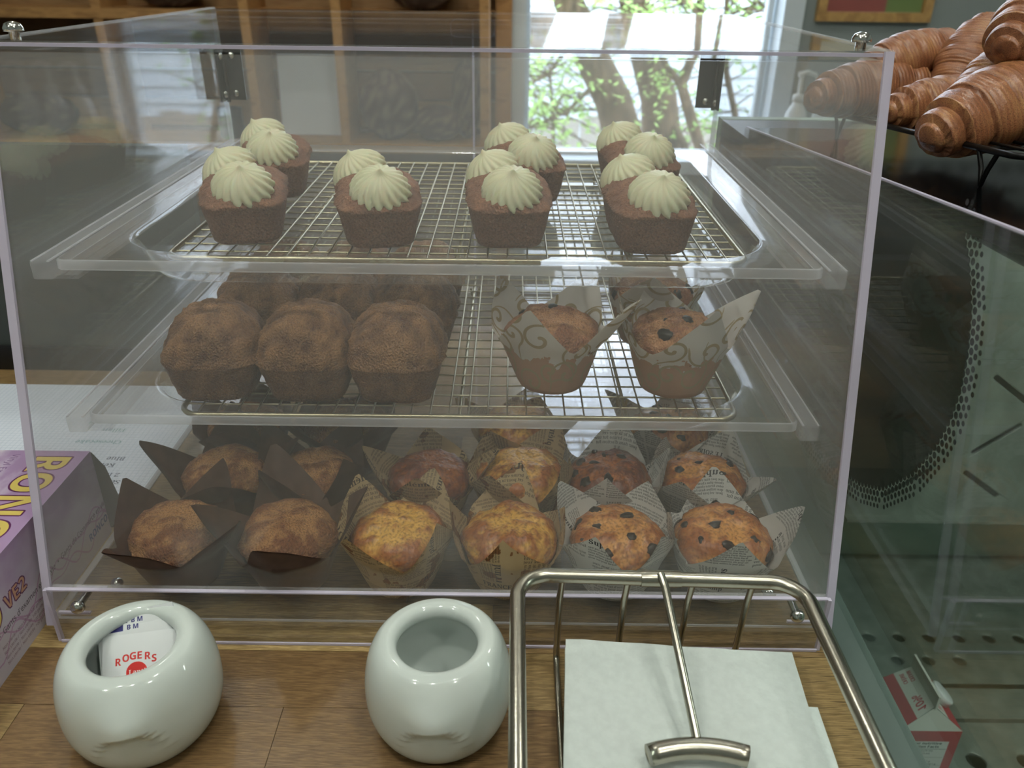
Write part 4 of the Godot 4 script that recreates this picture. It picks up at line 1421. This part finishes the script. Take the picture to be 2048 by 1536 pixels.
func build_pastries() -> void:
	var brown := lin(112, 78, 60)
	var lightb := lin(190, 142, 98)
	# frosted loaves on the upper rack
	var yr := 0.2279 - 0.0118 + 0.0022
	var bodies := []
	for k in 3:
		bodies.append(loaf_mesh(0.0252, 0.051, 0.0270, 0.0312, 0.0570, 0.0125, 11 + k, 1.2, lin(128, 88, 68), lin(166, 118, 90)))
	var swirls := []
	for k in 3:
		swirls.append(rosette_mesh(0.0218, 0.0215, 17 + k, 0.55, 20 + k))
	var frosted := [
		[-0.160, -0.208, 0.26, 0, "frosted loaf cake at the left end of the front row on the upper rack"],
		[-0.0575, -0.203, 0.20, 1, "second frosted loaf cake from the left in the front row on the upper rack"],
		[0.0425, -0.207, 0.05, 2, "third frosted loaf cake from the left in the front row on the upper rack"],
		[0.1480, -0.197, 0.02, 0, "frosted loaf cake at the right end of the front row on the upper rack"],
		[-0.1715, -0.338, 0.20, 1, "frosted loaf cake at the left end of the back row on the upper rack"],
		[0.0560, -0.332, 0.16, 2, "middle frosted loaf cake of the back row on the upper rack"],
		[0.1600, -0.345, 0.10, 1, "frosted loaf cake at the right end of the back row on the upper rack"]]
	for f in frosted:
		var o := thing("frosted_loaf", f[4], "loaf cake", Vector3(f[0], yr, f[1]), f[2], "frosted loaves on the upper rack")
		part(o, "cake", bodies[f[3]], mats["crumb"])
		part(o, "frosting_rosette", swirls[f[3]], mats["buttercream"], Transform3D(Basis(Vector3.RIGHT, 0.50), Vector3(0.0015, 0.0362, 0.0360)))
		part(o, "frosting_rosette", swirls[(f[3] + 1) % 3], mats["buttercream"], Transform3D(Basis(Vector3.BACK, 0.42) * Basis(Vector3.RIGHT, 0.2) * Basis(Vector3.UP, 0.7), Vector3(-0.0100, 0.0350, -0.0290)))
	# plain loaves on the middle rack
	var ym := 0.1179 - 0.0118 + 0.0022
	var plain := []
	for k in 4:
		plain.append(loaf_mesh(0.0275, 0.030, 0.030, 0.0355, 0.0385, 0.0330, 31 + k, 1.6, brown, lightb))
	var names := ["left", "middle", "right"]
	var rowsn := ["front", "second", "rear"]
	for j in 3:
		for i in 3:
			var x: float = [-0.1785, -0.1075, -0.0400][i] + [0.0, 0.010, 0.012][j] * (1 - i * 0.3)
			var z: float = [-0.150, -0.233, -0.314][j]
			var o := single("plain_loaf", "plain brown loaf cake, %s of the %s row on the middle rack" % [names[i], rowsn[j]], "loaf cake", plain[(i + j * 2) % 4], mats["crust"], Transform3D(Basis(Vector3.UP, 0.10 - 0.06 * i + PI * ((i + j) % 2)), Vector3(x, ym, z)), "plain loaves on the middle rack")
			o.scale = Vector3(1, [1.0, 0.97, 0.95][j], 1)
	# muffins
	var gold := lin(232, 178, 86)
	var golden_brown := lin(170, 98, 46)
	var tan_ := lin(196, 142, 88)
	var tan_dark := lin(140, 88, 52)
	var ruddy := lin(120, 62, 42)
	var kinds := {
		"dark": ["muffin_in_dark_paper", "crust", "dark_paper", tan_, tan_dark, 0.0],
		"beige": ["muffin_in_beige_newsprint", "crust_glossy", "beige_newsprint", gold, golden_brown, -0.05],
		"white": ["muffin_in_white_newsprint", "crust_glossy", "white_newsprint", lin(226, 160, 86), golden_brown, 0.02],
		"swirl": ["muffin_in_swirl_paper", "crust", "swirl_paper", lin(206, 150, 104), lin(160, 104, 72), 0.0]}
	var list := [
		["dark", -0.1880, -0.0475, 0.4, 1.0, "golden muffin in dark brown tulip paper at the left end of the bottom front row"],
		["dark", -0.1090, -0.0470, 1.0, 1.02, "cracked golden muffin in dark brown tulip paper, second of the bottom front row"],
		["beige", -0.0315, -0.0475, 0.2, 1.0, "yellow muffin in beige newsprint paper beside the dark paper muffins, bottom front row"],
		["beige", 0.0473, -0.0475, 0.9, 1.0, "yellow muffin in beige newsprint paper beside the chocolate chip muffins, bottom front row"],
		["white", 0.1237, -0.0475, 0.1, 1.0, "chocolate chip muffin in white newsprint paper, fifth of the bottom front row"],
		["white", 0.1985, -0.0475, 0.7, 1.02, "chocolate chip muffin in white newsprint paper at the right end of the bottom front row"],
		["dark", -0.1770, -0.1220, 0.9, 1.0, "muffin in dark brown paper at the left end of the second bottom row"],
		["dark", -0.1080, -0.1215, 0.3, 1.0, "muffin in dark brown paper, second of the second bottom row"],
		["beige", -0.0170, -0.1230, 0.7, 0.98, "browned muffin in scorched beige newsprint paper in the second bottom row"],
		["beige", 0.0560, -0.1225, 0.2, 1.04, "yellow domed muffin in beige newsprint paper in the second bottom row"],
		["white", 0.1260, -0.1220, 0.6, 1.0, "reddish chocolate chip muffin in white newsprint paper, second bottom row"],
		["white", 0.1980, -0.1215, 0.2, 1.0, "chocolate chip muffin in white newsprint paper at the right end of the second bottom row"],
		["dark", -0.1830, -0.1960, 0.6, 1.0, "muffin in dark brown paper at the left end of the rear bottom row"],
		["dark", -0.0960, -0.1970, 0.1, 1.06, "muffin in dark brown paper, second of the rear bottom row"],
		["beige", 0.0520, -0.1970, 0.5, 1.0, "muffin in beige newsprint paper in the rear bottom row"],
		["white", 0.1850, -0.1970, 0.3, 1.02, "muffin in white newsprint paper in the rear bottom row"],
		["swirl", 0.0790, -0.1640, 0.30, 1.08, "muffin in swirl printed white paper beside the plain loaves on the middle rack"],
		["swirl", 0.1745, -0.1600, 0.95, 1.08, "muffin in swirl printed white paper with a berry spot, right front of the middle rack"],
		["swirl", 0.1690, -0.2500, 0.5, 1.06, "muffin in swirl printed white paper at the rear right of the middle rack"]]
	var chips := [chip_mesh(1), chip_mesh(2), chip_mesh(3)]
	var n := 0
	for l in list:
		n += 1
		var kd: Array = kinds[l[0]]
		var y := 0.0052 if l[0] != "swirl" else ym
		var o := thing(kd[0], l[5], "muffin", Vector3(l[1], y, l[2]), 0.0, "muffins in %s paper" % l[0])
		o.scale = Vector3.ONE * l[4]
		var pal: Array = [kd[3], kd[4]]
		var apex := 0.052
		if l[5].begins_with("browned") or l[5].begins_with("reddish"):
			pal = [golden_brown, ruddy]
		var rim := 0.039
		var peak := 0.0645
		if l[0] == "dark":
			peak = 0.070
		if l[0] == "swirl":
			rim = 0.042
			peak = 0.074
			apex = 0.054
		part(o, "paper_cup", tulip_mesh(0.0240, 0.0370, rim, peak, n * 3, l[3], 0.95), mats[kd[2]])
		var mm := muffin_mesh(0.0335, 0.034, apex, 50 + n, pal[0], pal[1], kd[5])
		part(o, "muffin_top", mm, mats[kd[1]])
		if l[0] == "white" or l[0] == "swirl":
			var r := RandomNumberGenerator.new()
			r.seed = n
			var arr := mm.surface_get_arrays(0)
			var vs: PackedVector3Array = arr[Mesh.ARRAY_VERTEX]
			var nn: PackedVector3Array = arr[Mesh.ARRAY_NORMAL]
			var want := 10 if l[0] == "white" else 5
			var tries := 0
			var placed := []
			while placed.size() < want and tries < 400:
				tries += 1
				var i := r.randi_range(56 * 7, vs.size() - 4)
				var ok := true
				for p in placed:
					if p.distance_to(vs[i]) < 0.0125:
						ok = false
				if not ok:
					continue
				placed.append(vs[i])
				var nrm := nn[i]
				var tg := nrm.cross(Vector3(0.3, 0.2, 1)).normalized()
				var bs := Basis(tg, nrm, tg.cross(nrm)) * Basis(Vector3.UP, r.randf() * 6)
				var sz := r.randf_range(0.0036, 0.0062)
				part(o, "chocolate_chip", chips[placed.size() % 3], mats["choc"], Transform3D(bs.scaled(Vector3.ONE) * Basis.from_scale(Vector3(sz, sz * 0.6, sz * r.randf_range(0.65, 1.0))), vs[i] - nrm * 0.0012))


# ---------------------------------------------------------------- the refrigerated case on the right
func deck_y(z: float) -> float:
	return 0.2468 + (z + 0.5071) * 0.0745


func perforated(x0: float, x1: float, z0: float, z1: float, y: float, holes: Array, r: float) -> ArrayMesh:   # a sheet with real round holes
	var m := Mb.new()
	var rest := []
	var half := r * 1.7
	for c in holes:
		var row := PackedInt32Array()
		var row2 := PackedInt32Array()
		var low := PackedInt32Array()
		for k in 24:
			var a := TAU * k / 24 + 0.0001
			var d := Vector2(cos(a), sin(a))
			var s := half / maxf(absf(d.x), absf(d.y))
			row.append(m.vert(Vector3(c.x + d.x * s, y, c.y - d.y * s)))
			row2.append(m.vert(Vector3(c.x + d.x * r, y, c.y - d.y * r)))
			low.append(m.vert(Vector3(c.x + d.x * r, y - 0.004, c.y - d.y * r)))
		m.grid([row, row2], true)
		m.grid([row2, low], true)
		rest.append(c)
	# bands between and beside the holes; holes stand in rows of equal z
	var zs := []
	for c in holes:
		if not zs.has(c.y):
			zs.append(c.y)
	zs.sort()
	var z := z0
	for zr in zs:
		m.quad(Vector3(x0, y, zr - half), Vector3(x1, y, zr - half), Vector3(x1, y, z), Vector3(x0, y, z))
		var xs := []
		for c in holes:
			if c.y == zr:
				xs.append(c.x)
		xs.sort()
		var x := x0
		for xc in xs:
			m.quad(Vector3(x, y, zr + half), Vector3(xc - half, y, zr + half), Vector3(xc - half, y, zr - half), Vector3(x, y, zr - half))
			x = xc + half
		m.quad(Vector3(x, y, zr + half), Vector3(x1, y, zr + half), Vector3(x1, y, zr - half), Vector3(x, y, zr - half))
		z = zr + half
	m.quad(Vector3(x0, y, z1), Vector3(x1, y, z1), Vector3(x1, y, z), Vector3(x0, y, z))
	return m.done()


func slotted(x0: float, x1: float, y0: float, y1: float, z: float) -> ArrayMesh:   # an upright sheet with slanting slots cut through it
	var m := Mb.new()
	var cols := 6
	var lines := 3
	var cw := 0.096
	var ch := 0.068
	var ax := x0 + 0.022
	var top := -0.012
	m.quad(Vector3(x0, top, z), Vector3(x1, top, z), Vector3(x1, y1, z), Vector3(x0, y1, z))
	m.quad(Vector3(x0, y0, z), Vector3(x1, y0, z), Vector3(x1, top - lines * ch, z), Vector3(x0, top - lines * ch, z))
	m.quad(Vector3(x0, top - lines * ch, z), Vector3(ax, top - lines * ch, z), Vector3(ax, top, z), Vector3(x0, top, z))
	m.quad(Vector3(ax + cols * cw, top - lines * ch, z), Vector3(x1, top - lines * ch, z), Vector3(x1, top, z), Vector3(ax + cols * cw, top, z))
	for row in lines:
		for k in cols:
			var c := Vector2(ax + (k + 0.5) * cw, top - (row + 0.5) * ch)
			var tilt := 0.70 if (k + row) % 2 == 0 else -0.62
			var u := Vector2(cos(tilt), sin(tilt))
			var half := 0.0300
			var r := 0.0034
			var outer := PackedInt32Array()
			var inner := PackedInt32Array()
			var deep := PackedInt32Array()
			var loop := []
			for q in 9:
				var a := -PI / 2 + PI * q / 8.0
				loop.append(u * half + u.rotated(a) * r)
			for q in 9:
				var a := PI / 2 + PI * q / 8.0
				loop.append(-u * half + u.rotated(a) * r)
			for p in loop:
				var sc := minf(cw / 2 / maxf(absf(p.x), 1e-6), ch / 2 / maxf(absf(p.y), 1e-6))
				outer.append(m.vert(Vector3(c.x + p.x * sc, c.y + p.y * sc, z)))
				inner.append(m.vert(Vector3(c.x + p.x, c.y + p.y, z)))
				deep.append(m.vert(Vector3(c.x + p.x, c.y + p.y, z - 0.003)))
			m.grid([outer, inner], true)
			m.grid([inner, deep], true)
			# the cell's corners
			for sx in [-1.0, 1.0]:
				for sy in [-1.0, 1.0]:
					var corner := Vector2(sx * cw / 2, sy * ch / 2)
					for q in loop.size():
						var p0: Vector3 = m.v[outer[q]]
						var p1: Vector3 = m.v[outer[(q + 1) % loop.size()]]
						var e0 := Vector2(p0.x, p0.y) - c
						var e1 := Vector2(p1.x, p1.y) - c
						var on_x0 := absf(absf(e0.x) - cw / 2) < 1e-6
						var on_x1 := absf(absf(e1.x) - cw / 2) < 1e-6
						if on_x0 != on_x1 and e0.cross(corner) > 0 and corner.cross(e1) > 0:
							var i := m.vert(p0)
							m.vert(Vector3(c.x + corner.x, c.y + corner.y, z))
							m.vert(p1)
							m.tri(i, i + 1, i + 2)
	return m.done()


func build_fridge() -> void:
	var X := 0.30
	var zb := -0.5071
	var o := thing("refrigerated_case", "refrigerated display case with a black edged glass end beside the pastry case", "display fridge", Vector3(X, -0.92, 0))
	var off := -o.position
	var flo := -0.46
	var zf := 0.03
	# glass end
	var gl := Mb.new()
	gl.prism(PackedVector2Array([Vector2(zb, -0.03), Vector2(0.40, -0.03), Vector2(0.36, 0.02), Vector2(zf, deck_y(zf)), Vector2(zb, deck_y(zb))].map(func(p): return p + Vector2(0, 0.92))), 0.0, 0.005)
	var ge := part(o, "end_glass", gl.done(), mats["green_glass"])
	edge_bar(ge, "polished_edge", Vector3(X + 0.0025, deck_y(zb) + 0.0006, zb) + off, Vector3(X + 0.0025, deck_y(zf) + 0.0006, zf) + off, Vector2(0.0014, 0.0005), "acrylic_edge")
	# black printed field with its dotted border
	var rim := PackedVector2Array([Vector2(-0.052, 0.2790), Vector2(-0.042, 0.2690), Vector2(-0.029, 0.256), Vector2(-0.013, 0.232), Vector2(-0.0045, 0.208), Vector2(-0.0015, 0.188), Vector2(-0.0025, 0.168), Vector2(-0.009, 0.146), Vector2(-0.024, 0.116), Vector2(-0.055, 0.083), Vector2(-0.086, 0.066), Vector2(-0.125, 0.054), Vector2(-0.183, 0.045), Vector2(-0.26, 0.040), Vector2(-0.36, 0.038), Vector2(-0.50, 0.037)])
	var poly := PackedVector2Array()
	poly.append(Vector2(zb + 0.002, deck_y(zb) - 0.002))
	poly.append(Vector2(-0.06, deck_y(-0.06) - 0.002))
	for p in rim:
		poly.append(p)
	poly.append(Vector2(zb + 0.002, 0.037))
	for i in poly.size():
		poly[i] += Vector2(0, 0.92)
	var fr := Mb.new()
	fr.prism(poly, 0.0053, 0.0062)
	part(ge, "black_field", fr.done(), mat("black_frit", Color(0.03, 0.032, 0.034), 0.5))
	var dots := Mb.new()
	var acc := 0.0
	for i in rim.size() - 1:
		var a := rim[i]
		var b := rim[i + 1]
		var d := (b - a).normalized()
		var nrm := Vector2(-d.y, d.x)
		if nrm.dot(Vector2(-0.2, 0.17) - a) > 0:
			nrm = -nrm
		while acc < a.distance_to(b):
			for layer in 4:
				var c := a + d * (acc + (0.0027 if layer % 2 else 0.0)) + nrm * (0.0004 + 0.0044 * layer)
				var rad := 0.0026 - 0.0003 * layer
				var row := PackedInt32Array()
				for k in 8:
					row.append(dots.vert(Vector3(0.00525, c.y + 0.92 + sin(TAU * k / 8) * rad, c.x + cos(TAU * k / 8) * rad)))
				dots.fan(row, dots.vert(Vector3(0.0052, c.y + 0.92, c.x)))
			acc += 0.0054
		acc -= a.distance_to(b)
	part(ge, "printed_dots", dots.done(), mats["black_frit"]).set_meta("kind", "stuff")
	# top deck, glossy black, sloping with the glass
	var dk := Mb.new()
	dk.prism(PackedVector2Array([Vector2(zb, deck_y(zb) - 0.012 + 0.92), Vector2(zf, deck_y(zf) - 0.012 + 0.92), Vector2(zf, deck_y(zf) + 0.92), Vector2(zb, deck_y(zb) + 0.92)]), 0.0052, 0.85)
	part(o, "top_deck", dk.done(), mats["black_paint"])
	# shell
	part(o, "rear_wall", bx(Vector3(X + 0.0065, flo - 0.139, -0.66) + off, Vector3(X + 0.85, deck_y(zb) - 0.0125, -0.64) + off), mat("liner_green", Color(0.60, 0.68, 0.62), 0.5))
	part(o, "far_end", bx(Vector3(X + 0.83, -0.92, -0.64) + off, Vector3(X + 0.85, 0.24, 0.42) + off), mats["liner_green"])
	part(o, "base", bx(Vector3(X, -0.92, -0.66) + off, Vector3(X + 0.83, flo - 0.14, 0.42) + off), mats["grey_wall"])
	part(o, "end_skirt", bx(Vector3(X - 0.024, -0.92, -0.50) + off, Vector3(X + 0.006, -0.031, 0.42) + off), mat("skirt_grey", Color(0.36, 0.41, 0.39), 0.5))
	part(o, "back_cover", bx(Vector3(X + 0.0065, -0.031, zb - 0.13) + off, Vector3(X + 0.83, deck_y(zb) - 0.013, zb - 0.002) + off), mats["black_plastic"])
	var fg := Mb.new()
	fg.prism(PackedVector2Array([Vector2(zf, deck_y(zf) - 0.006), Vector2(zf + 0.005, deck_y(zf) - 0.004), Vector2(0.365, 0.02), Vector2(0.405, -0.03), Vector2(0.41, -0.5), Vector2(0.404, -0.5), Vector2(0.398, -0.03), Vector2(0.358, 0.018)].map(func(p): return p + Vector2(0, 0.92))), 0.006, 0.82)
	part(o, "front_glass", fg.done(), mats["green_glass"])
	# slotted steel panel hung inside
	var sp := part(o, "slotted_panel", slotted(0.485, 1.1, -0.232, 0.18, -0.452), mats["steel_sheet"], Transform3D(Basis(), off))
	part(sp, "fold", bx(Vector3(0.485, -0.010, -0.4515), Vector3(1.1, -0.004, -0.448)), mats["steel_sheet"])
	part(sp, "bottom_flange", bx(Vector3(0.485, -0.236, -0.470), Vector3(1.1, -0.232, -0.440)), mats["steel_sheet"])
	part(sp, "cover_top", bx(Vector3(0.485, 0.18, -0.6395), Vector3(1.1, 0.184, -0.4525)), mats["steel_sheet"])
	part(sp, "cover_bottom", bx(Vector3(0.485, -0.2318, -0.6395), Vector3(1.1, -0.228, -0.4705)), mats["steel_sheet"])
	part(sp, "cover_end", bx(Vector3(0.485, -0.227, -0.6395), Vector3(0.489, 0.179, -0.4545)), mats["steel_sheet"])
	# light strip under the front of the deck
	var glow := mat("strip_glow", Color.WHITE, 0.5)
	glow.emission_enabled = true
	glow.emission = Color(0.92, 1.0, 0.95)
	glow.emission_energy_multiplier = 1.6
	part(o, "light_strip", bx(Vector3(X + 0.12, deck_y(0.0) - 0.022, -0.012) + off, Vector3(X + 0.80, deck_y(0.0) - 0.014, 0.006) + off), glow)
	var al := AreaLight3D.new()
	al.name = "strip_lamp"
	al.area_size = Vector2(0.66, 0.016)
	al.light_color = Color(0.92, 1.0, 0.95)
	al.light_energy = 0.18
	al.shadow_enabled = true
	al.area_range = 6.0
	o.add_child(al)
	al.position = Vector3(X + 0.46, deck_y(0.0) - 0.0235, -0.003) + off
	al.rotation = Vector3(-PI / 2 + 0.35, 0, 0)
	# lamp tube under the deck
	part(o, "rail_tube", rod(Vector3(0.47, 0.198, -0.30) + off, Vector3(0.40, 0.238, -0.02) + off, 0.013, 16), mats["steel_sheet"])
	# perforated decks
	var h1 := []
	for k in 9:
		h1.append(Vector2(0.35 + 0.0432 * k * 2 / 2.0, -0.455))
		h1.append(Vector2(0.33 + 0.0432 * k * 2 / 2.0, -0.412))
	for k in 6:
		h1.append(Vector2(0.35 + 0.0432 * (k + 9), -0.455))
	var holes1 := h1.map(func(p): return p - Vector2(X, 0))
	part(o, "perforated_deck", perforated(0.0065, 0.83, -0.64, -0.371, flo + 0.92 + 0.01, holes1, 0.0092), mats["steel_sheet"])
	part(o, "deck_step", bx(Vector3(X + 0.0065, flo - 0.004, -0.365) + off, Vector3(X + 0.83, flo + 0.008, -0.316) + off), mats["steel_sheet"])
	var holes2 := []
	for row in 4:
		for k in 10:
			holes2.append(Vector2(0.07 + 0.062 * k, -0.252 + row * 0.09))
	part(o, "perforated_deck", perforated(0.0065, 0.83, -0.308, 0.38, flo + 0.92 + 0.01, holes2, 0.0120), mats["steel_sheet"])
	part(o, "deck_pan", bx(Vector3(X + 0.0065, flo - 0.139, -0.64) + off, Vector3(X + 0.83, flo - 0.131, 0.38) + off), mats["steel_sheet"])
	# carton
	var im := Image.create_empty(256, 420, false, Image.FORMAT_RGBA8)
	im.fill(Color(0.72, 0.26, 0.30))
	im.fill_rect(Rect2i(38, 62, 180, 340), Color(0.86, 0.88, 0.86))
	var ink := Color(0.15, 0.17, 0.17)
	write(im, "Valeur nutritive", 44, 62, 19, ink, "sansbold")
	write(im, "Nutrition Facts", 44, 82, 19, ink, "sansbold")
	im.fill_rect(Rect2i(42, 108, 172, 2), ink)
	for k in 17:
		write(im, ["Pour 1 portion (15 ml)", "Per 1 serving (15 ml)", "Calories 20", "Lipides / Fat 1.5 g", "Saturés / Saturated 1 g", "Glucides / Carbohydrate 1 g", "Protéines / Protein 0.4 g", "Cholestérol 5 mg", "Sodium 10 mg"][k % 9], 44, 112 + k * 16, 12, ink)
		if k % 3 == 2:
			im.fill_rect(Rect2i(42, 127 + k * 16, 172, 1), ink)
	var facem := paper_mat("carton_front_print", im, 0.5)
	var sd := Image.create_empty(256, 420, false, Image.FORMAT_RGBA8)
	sd.fill(Color(0.30, 0.42, 0.37))
	for k in 4:
		line(sd, Vector2(50 + k * 40, 150), Vector2(80 + k * 40, 60 + 30 * (k % 2)), 3, Color(0.08, 0.1, 0.1))
		line(sd, Vector2(80 + k * 40, 60 + 30 * (k % 2)), Vector2(90 + k * 40, 150), 3, Color(0.08, 0.1, 0.1))
	var sidem := paper_mat("carton_side_print", sd, 0.5)
	var rf := Image.create_empty(256, 128, false, Image.FORMAT_RGBA8)
	rf.fill(Color(0.72, 0.26, 0.30))
	rf.fill_rect(Rect2i(0, 0, 256, 62), Color(0.84, 0.86, 0.82))
	write(rf, "10%", 14, 8, 40, Color(0.72, 0.26, 0.30), "sansbold")
	write(rf, "CREAM", 170, 4, 20, Color(0.72, 0.26, 0.30), "sansbold")
	write(rf, "CRÈME", 170, 28, 20, Color(0.72, 0.26, 0.30), "sansbold")
	var roofm := paper_mat("carton_roof_print", rf, 0.5)
	var c := thing("cream_carton", "red and white gable top cream carton standing in the refrigerated case", "carton", Vector3(0.5115, flo + 0.0105, -0.236))
	var hw := 0.0348
	var bh := 0.112
	var rh := 0.030
	var fq := Mb.new()
	fq.quad(Vector3(-hw, 0, hw), Vector3(hw, 0, hw), Vector3(hw, bh, hw), Vector3(-hw, bh, hw))
	part(c, "front_face", fq.done(), facem)
	var sq := Mb.new()
	sq.quad(Vector3(-hw, 0, -hw), Vector3(-hw, 0, hw), Vector3(-hw, bh, hw), Vector3(-hw, bh, -hw))
	sq.quad(Vector3(hw, 0, hw), Vector3(hw, 0, -hw), Vector3(hw, bh, -hw), Vector3(hw, bh, hw))
	sq.quad(Vector3(hw, 0, -hw), Vector3(-hw, 0, -hw), Vector3(-hw, bh, -hw), Vector3(hw, bh, -hw))
	part(c, "side_faces", sq.done(), sidem)
	var rq := Mb.new()
	rq.quad(Vector3(-hw, bh, -hw), Vector3(-hw, bh, hw), Vector3(-0.001, bh + rh, hw - 0.006), Vector3(-0.001, bh + rh, -hw + 0.006), Vector2(1, 1), Vector2(0, 1), Vector2(0, 0), Vector2(1, 0))
	rq.quad(Vector3(hw, bh, hw), Vector3(hw, bh, -hw), Vector3(0.001, bh + rh, -hw + 0.006), Vector3(0.001, bh + rh, hw - 0.006), Vector2(0, 1), Vector2(1, 1), Vector2(1, 0), Vector2(0, 0))
	part(c, "roof", rq.done(), roofm)
	var gq := Mb.new()
	for s in [1.0, -1.0]:
		var a := Vector3(-hw * s, bh, hw * s)
		var b := Vector3(hw * s, bh, hw * s)
		var t := Vector3(0, bh + rh, (hw - 0.006) * s)
		var i := gq.vert(a)
		gq.vert(b)
		gq.vert(t)
		gq.tri(i, i + 1, i + 2)
	part(c, "gable_fold", gq.done(), mat("carton_white", Color(0.82, 0.84, 0.80), 0.5))
	part(c, "top_fin", bx(Vector3(-0.0012, bh + rh - 0.001, -hw + 0.004), Vector3(0.0012, bh + rh + 0.017, hw - 0.004)), mats["carton_white"])
	var cap := Mb.new()
	cap.lathe(PackedVector2Array([Vector2(0, 0), Vector2(0.0145, 0), Vector2(0.0145, 0.008), Vector2(0.013, 0.0095), Vector2(0, 0.0095)]), 20)
	part(c, "spout_cap", cap.done(), mats["white_plastic"], Transform3D(Basis(Vector3.BACK, -0.72), Vector3(0.019, bh + rh * 0.5, 0.0)))


func build_croissants() -> void:
	var tilt := atan(0.0745)
	var rack := thing("croissant_rack", "dark wire rack on the black deck under the croissants", "cooling rack", Vector3(0.50, deck_y(-0.255) + 0.024, -0.255))
	rack.rotation = Vector3(-tilt, 0, 0)
	var hx := 0.145
	var hz := 0.165
	var fr := Mb.new()
	fr.tube(rr(hx, hz, 0.012, 5), 0.0022, 8, true)
	part(rack, "frame_wire", fr.done(), mats["dark_wire"])
	var lw := cyl(0.0011, hz * 2, 6)
	for k in 14:
		part(rack, "wire", lw, mats["dark_wire"], Transform3D(Basis(Vector3.RIGHT, PI / 2), Vector3(-hx + (k + 1) * 2 * hx / 15, 0.001, 0)))
	for z in [-0.11, 0.0, 0.11]:
		part(rack, "cross_wire", rod(Vector3(-hx, -0.001, z), Vector3(hx, -0.001, z), 0.0014, 6), mats["dark_wire"])
	for x in [-hx, hx]:
		for z in [-0.13, 0.13]:
			var lg := Mb.new()
			lg.tube(PackedVector3Array([Vector3(x, 0, z - 0.012), Vector3(x, -0.012, z - 0.004), Vector3(x, -0.0225, z), Vector3(x, -0.012, z + 0.004), Vector3(x, 0, z + 0.012)]), 0.0018, 6)
			part(rack, "leg", lg.done(), mats["dark_wire"])
	var ms := []
	for k in 4:
		ms.append(croissant_mesh(0.066, 0.030, 0.010, 71 + k))
	var list := [
		[Vector3(0.376, 0.300, -0.385), Vector3(0, 0.25, 0.06), 0, 1.0, "croissant pointing left at the far left end of the rack"],
		[Vector3(0.410, 0.298, -0.300), Vector3(0, 0.15, 0.02), 1, 0.92, "small croissant tip low between the far left one and the front one"],
		[Vector3(0.415, 0.327, -0.405), Vector3(0, 0.2, 0.25), 2, 0.85, "croissant standing on its end above the far left one"],
		[Vector3(0.452, 0.326, -0.372), Vector3(0, 0.9, 0.9), 3, 0.8, "upright croissant in the middle of the pile"],
		[Vector3(0.432, 0.322, -0.268), Vector3(0, 0.45, 0.55), 1, 0.95, "ridged croissant behind the front one, tipped up"],
		[Vector3(0.398, 0.3125, -0.195), Vector3(0, 0.30, 0.22), 2, 1.12, "large croissant with a pale patch at the front of the pile"],
		[Vector3(0.437, 0.367, -0.245), Vector3(0, 0.6, 0.25), 3, 1.0, "croissant lying highest on top of the pile"],
		[Vector3(0.447, 0.303, -0.135), Vector3(0, 0.6, 0.1), 0, 1.0, "croissant at the right edge below the front one"],
		[Vector3(0.500, 0.338, -0.22), Vector3(0, -0.4, 0.3), 1, 1.0, "croissant at the right behind the highest one"]]
	for l in list:
		var o := single("croissant", l[4], "croissant", ms[l[2]], mats["croissant_crust"], Transform3D(Basis.from_euler(l[1]) * Basis.from_scale(Vector3.ONE * l[3]), l[0]), "croissants on the rack")


# ---------------------------------------------------------------- everything
func _ready() -> void:
	ts = TextServerManager.get_primary_interface()
	var cam := Camera3D.new()
	cam.name = "camera"
	add_child(cam)
	var at := CameraAttributesPhysical.new()
	at.frustum_focal_length = 25.0
	at.frustum_focus_distance = 0.56
	at.exposure_aperture = 9.5
	cam.attributes = at
	cam.fov = 2.0 * rad_to_deg(atan(768.0 / 1613.73))
	cam.near = 0.02
	cam.far = 60.0
	cam.transform = Transform3D(Basis(Vector3.RIGHT, -0.4787) * Basis(Vector3.BACK, 0.0126), Vector3(0.0476, 0.4022, 0.4111))
	cam.current = true
	var we := WorldEnvironment.new()
	we.name = "environment"
	var env := Environment.new()
	var sky := Sky.new()
	var sm := ProceduralSkyMaterial.new()
	sm.sky_top_color = Color(0.80, 0.87, 0.95)
	sm.sky_horizon_color = Color(0.92, 0.95, 0.97)
	sm.ground_bottom_color = Color(0.45, 0.46, 0.42)
	sm.ground_horizon_color = Color(0.75, 0.78, 0.76)
	sky.sky_material = sm
	env.background_mode = Environment.BG_SKY
	env.sky = sky
	env.background_energy_multiplier = 6.6
	env.tonemap_mode = Environment.TONE_MAPPER_LINEAR
	env.tonemap_exposure = 1.2
	env.sdfgi_enabled = true
	env.ssao_enabled = true
	env.ssil_enabled = true
	we.environment = env
	add_child(we)

	make_materials()
	newsprint("beige_newsprint", Color(0.76, 0.66, 0.50), Color(0.24, 0.19, 0.15), 0.35, 3)
	newsprint("white_newsprint", Color(0.84, 0.84, 0.82), Color(0.22, 0.22, 0.22), 0.0, 4)
	swirl_paper()
	build_room()
	build_outdoors()
	build_background()
	build_worktop()
	build_fridge()
	build_case()
	build_shelves()
	build_pastries()
	build_croissants()
	build_gloves_and_notebook()
	build_bowls()
	build_napkins()
	print("tris done")
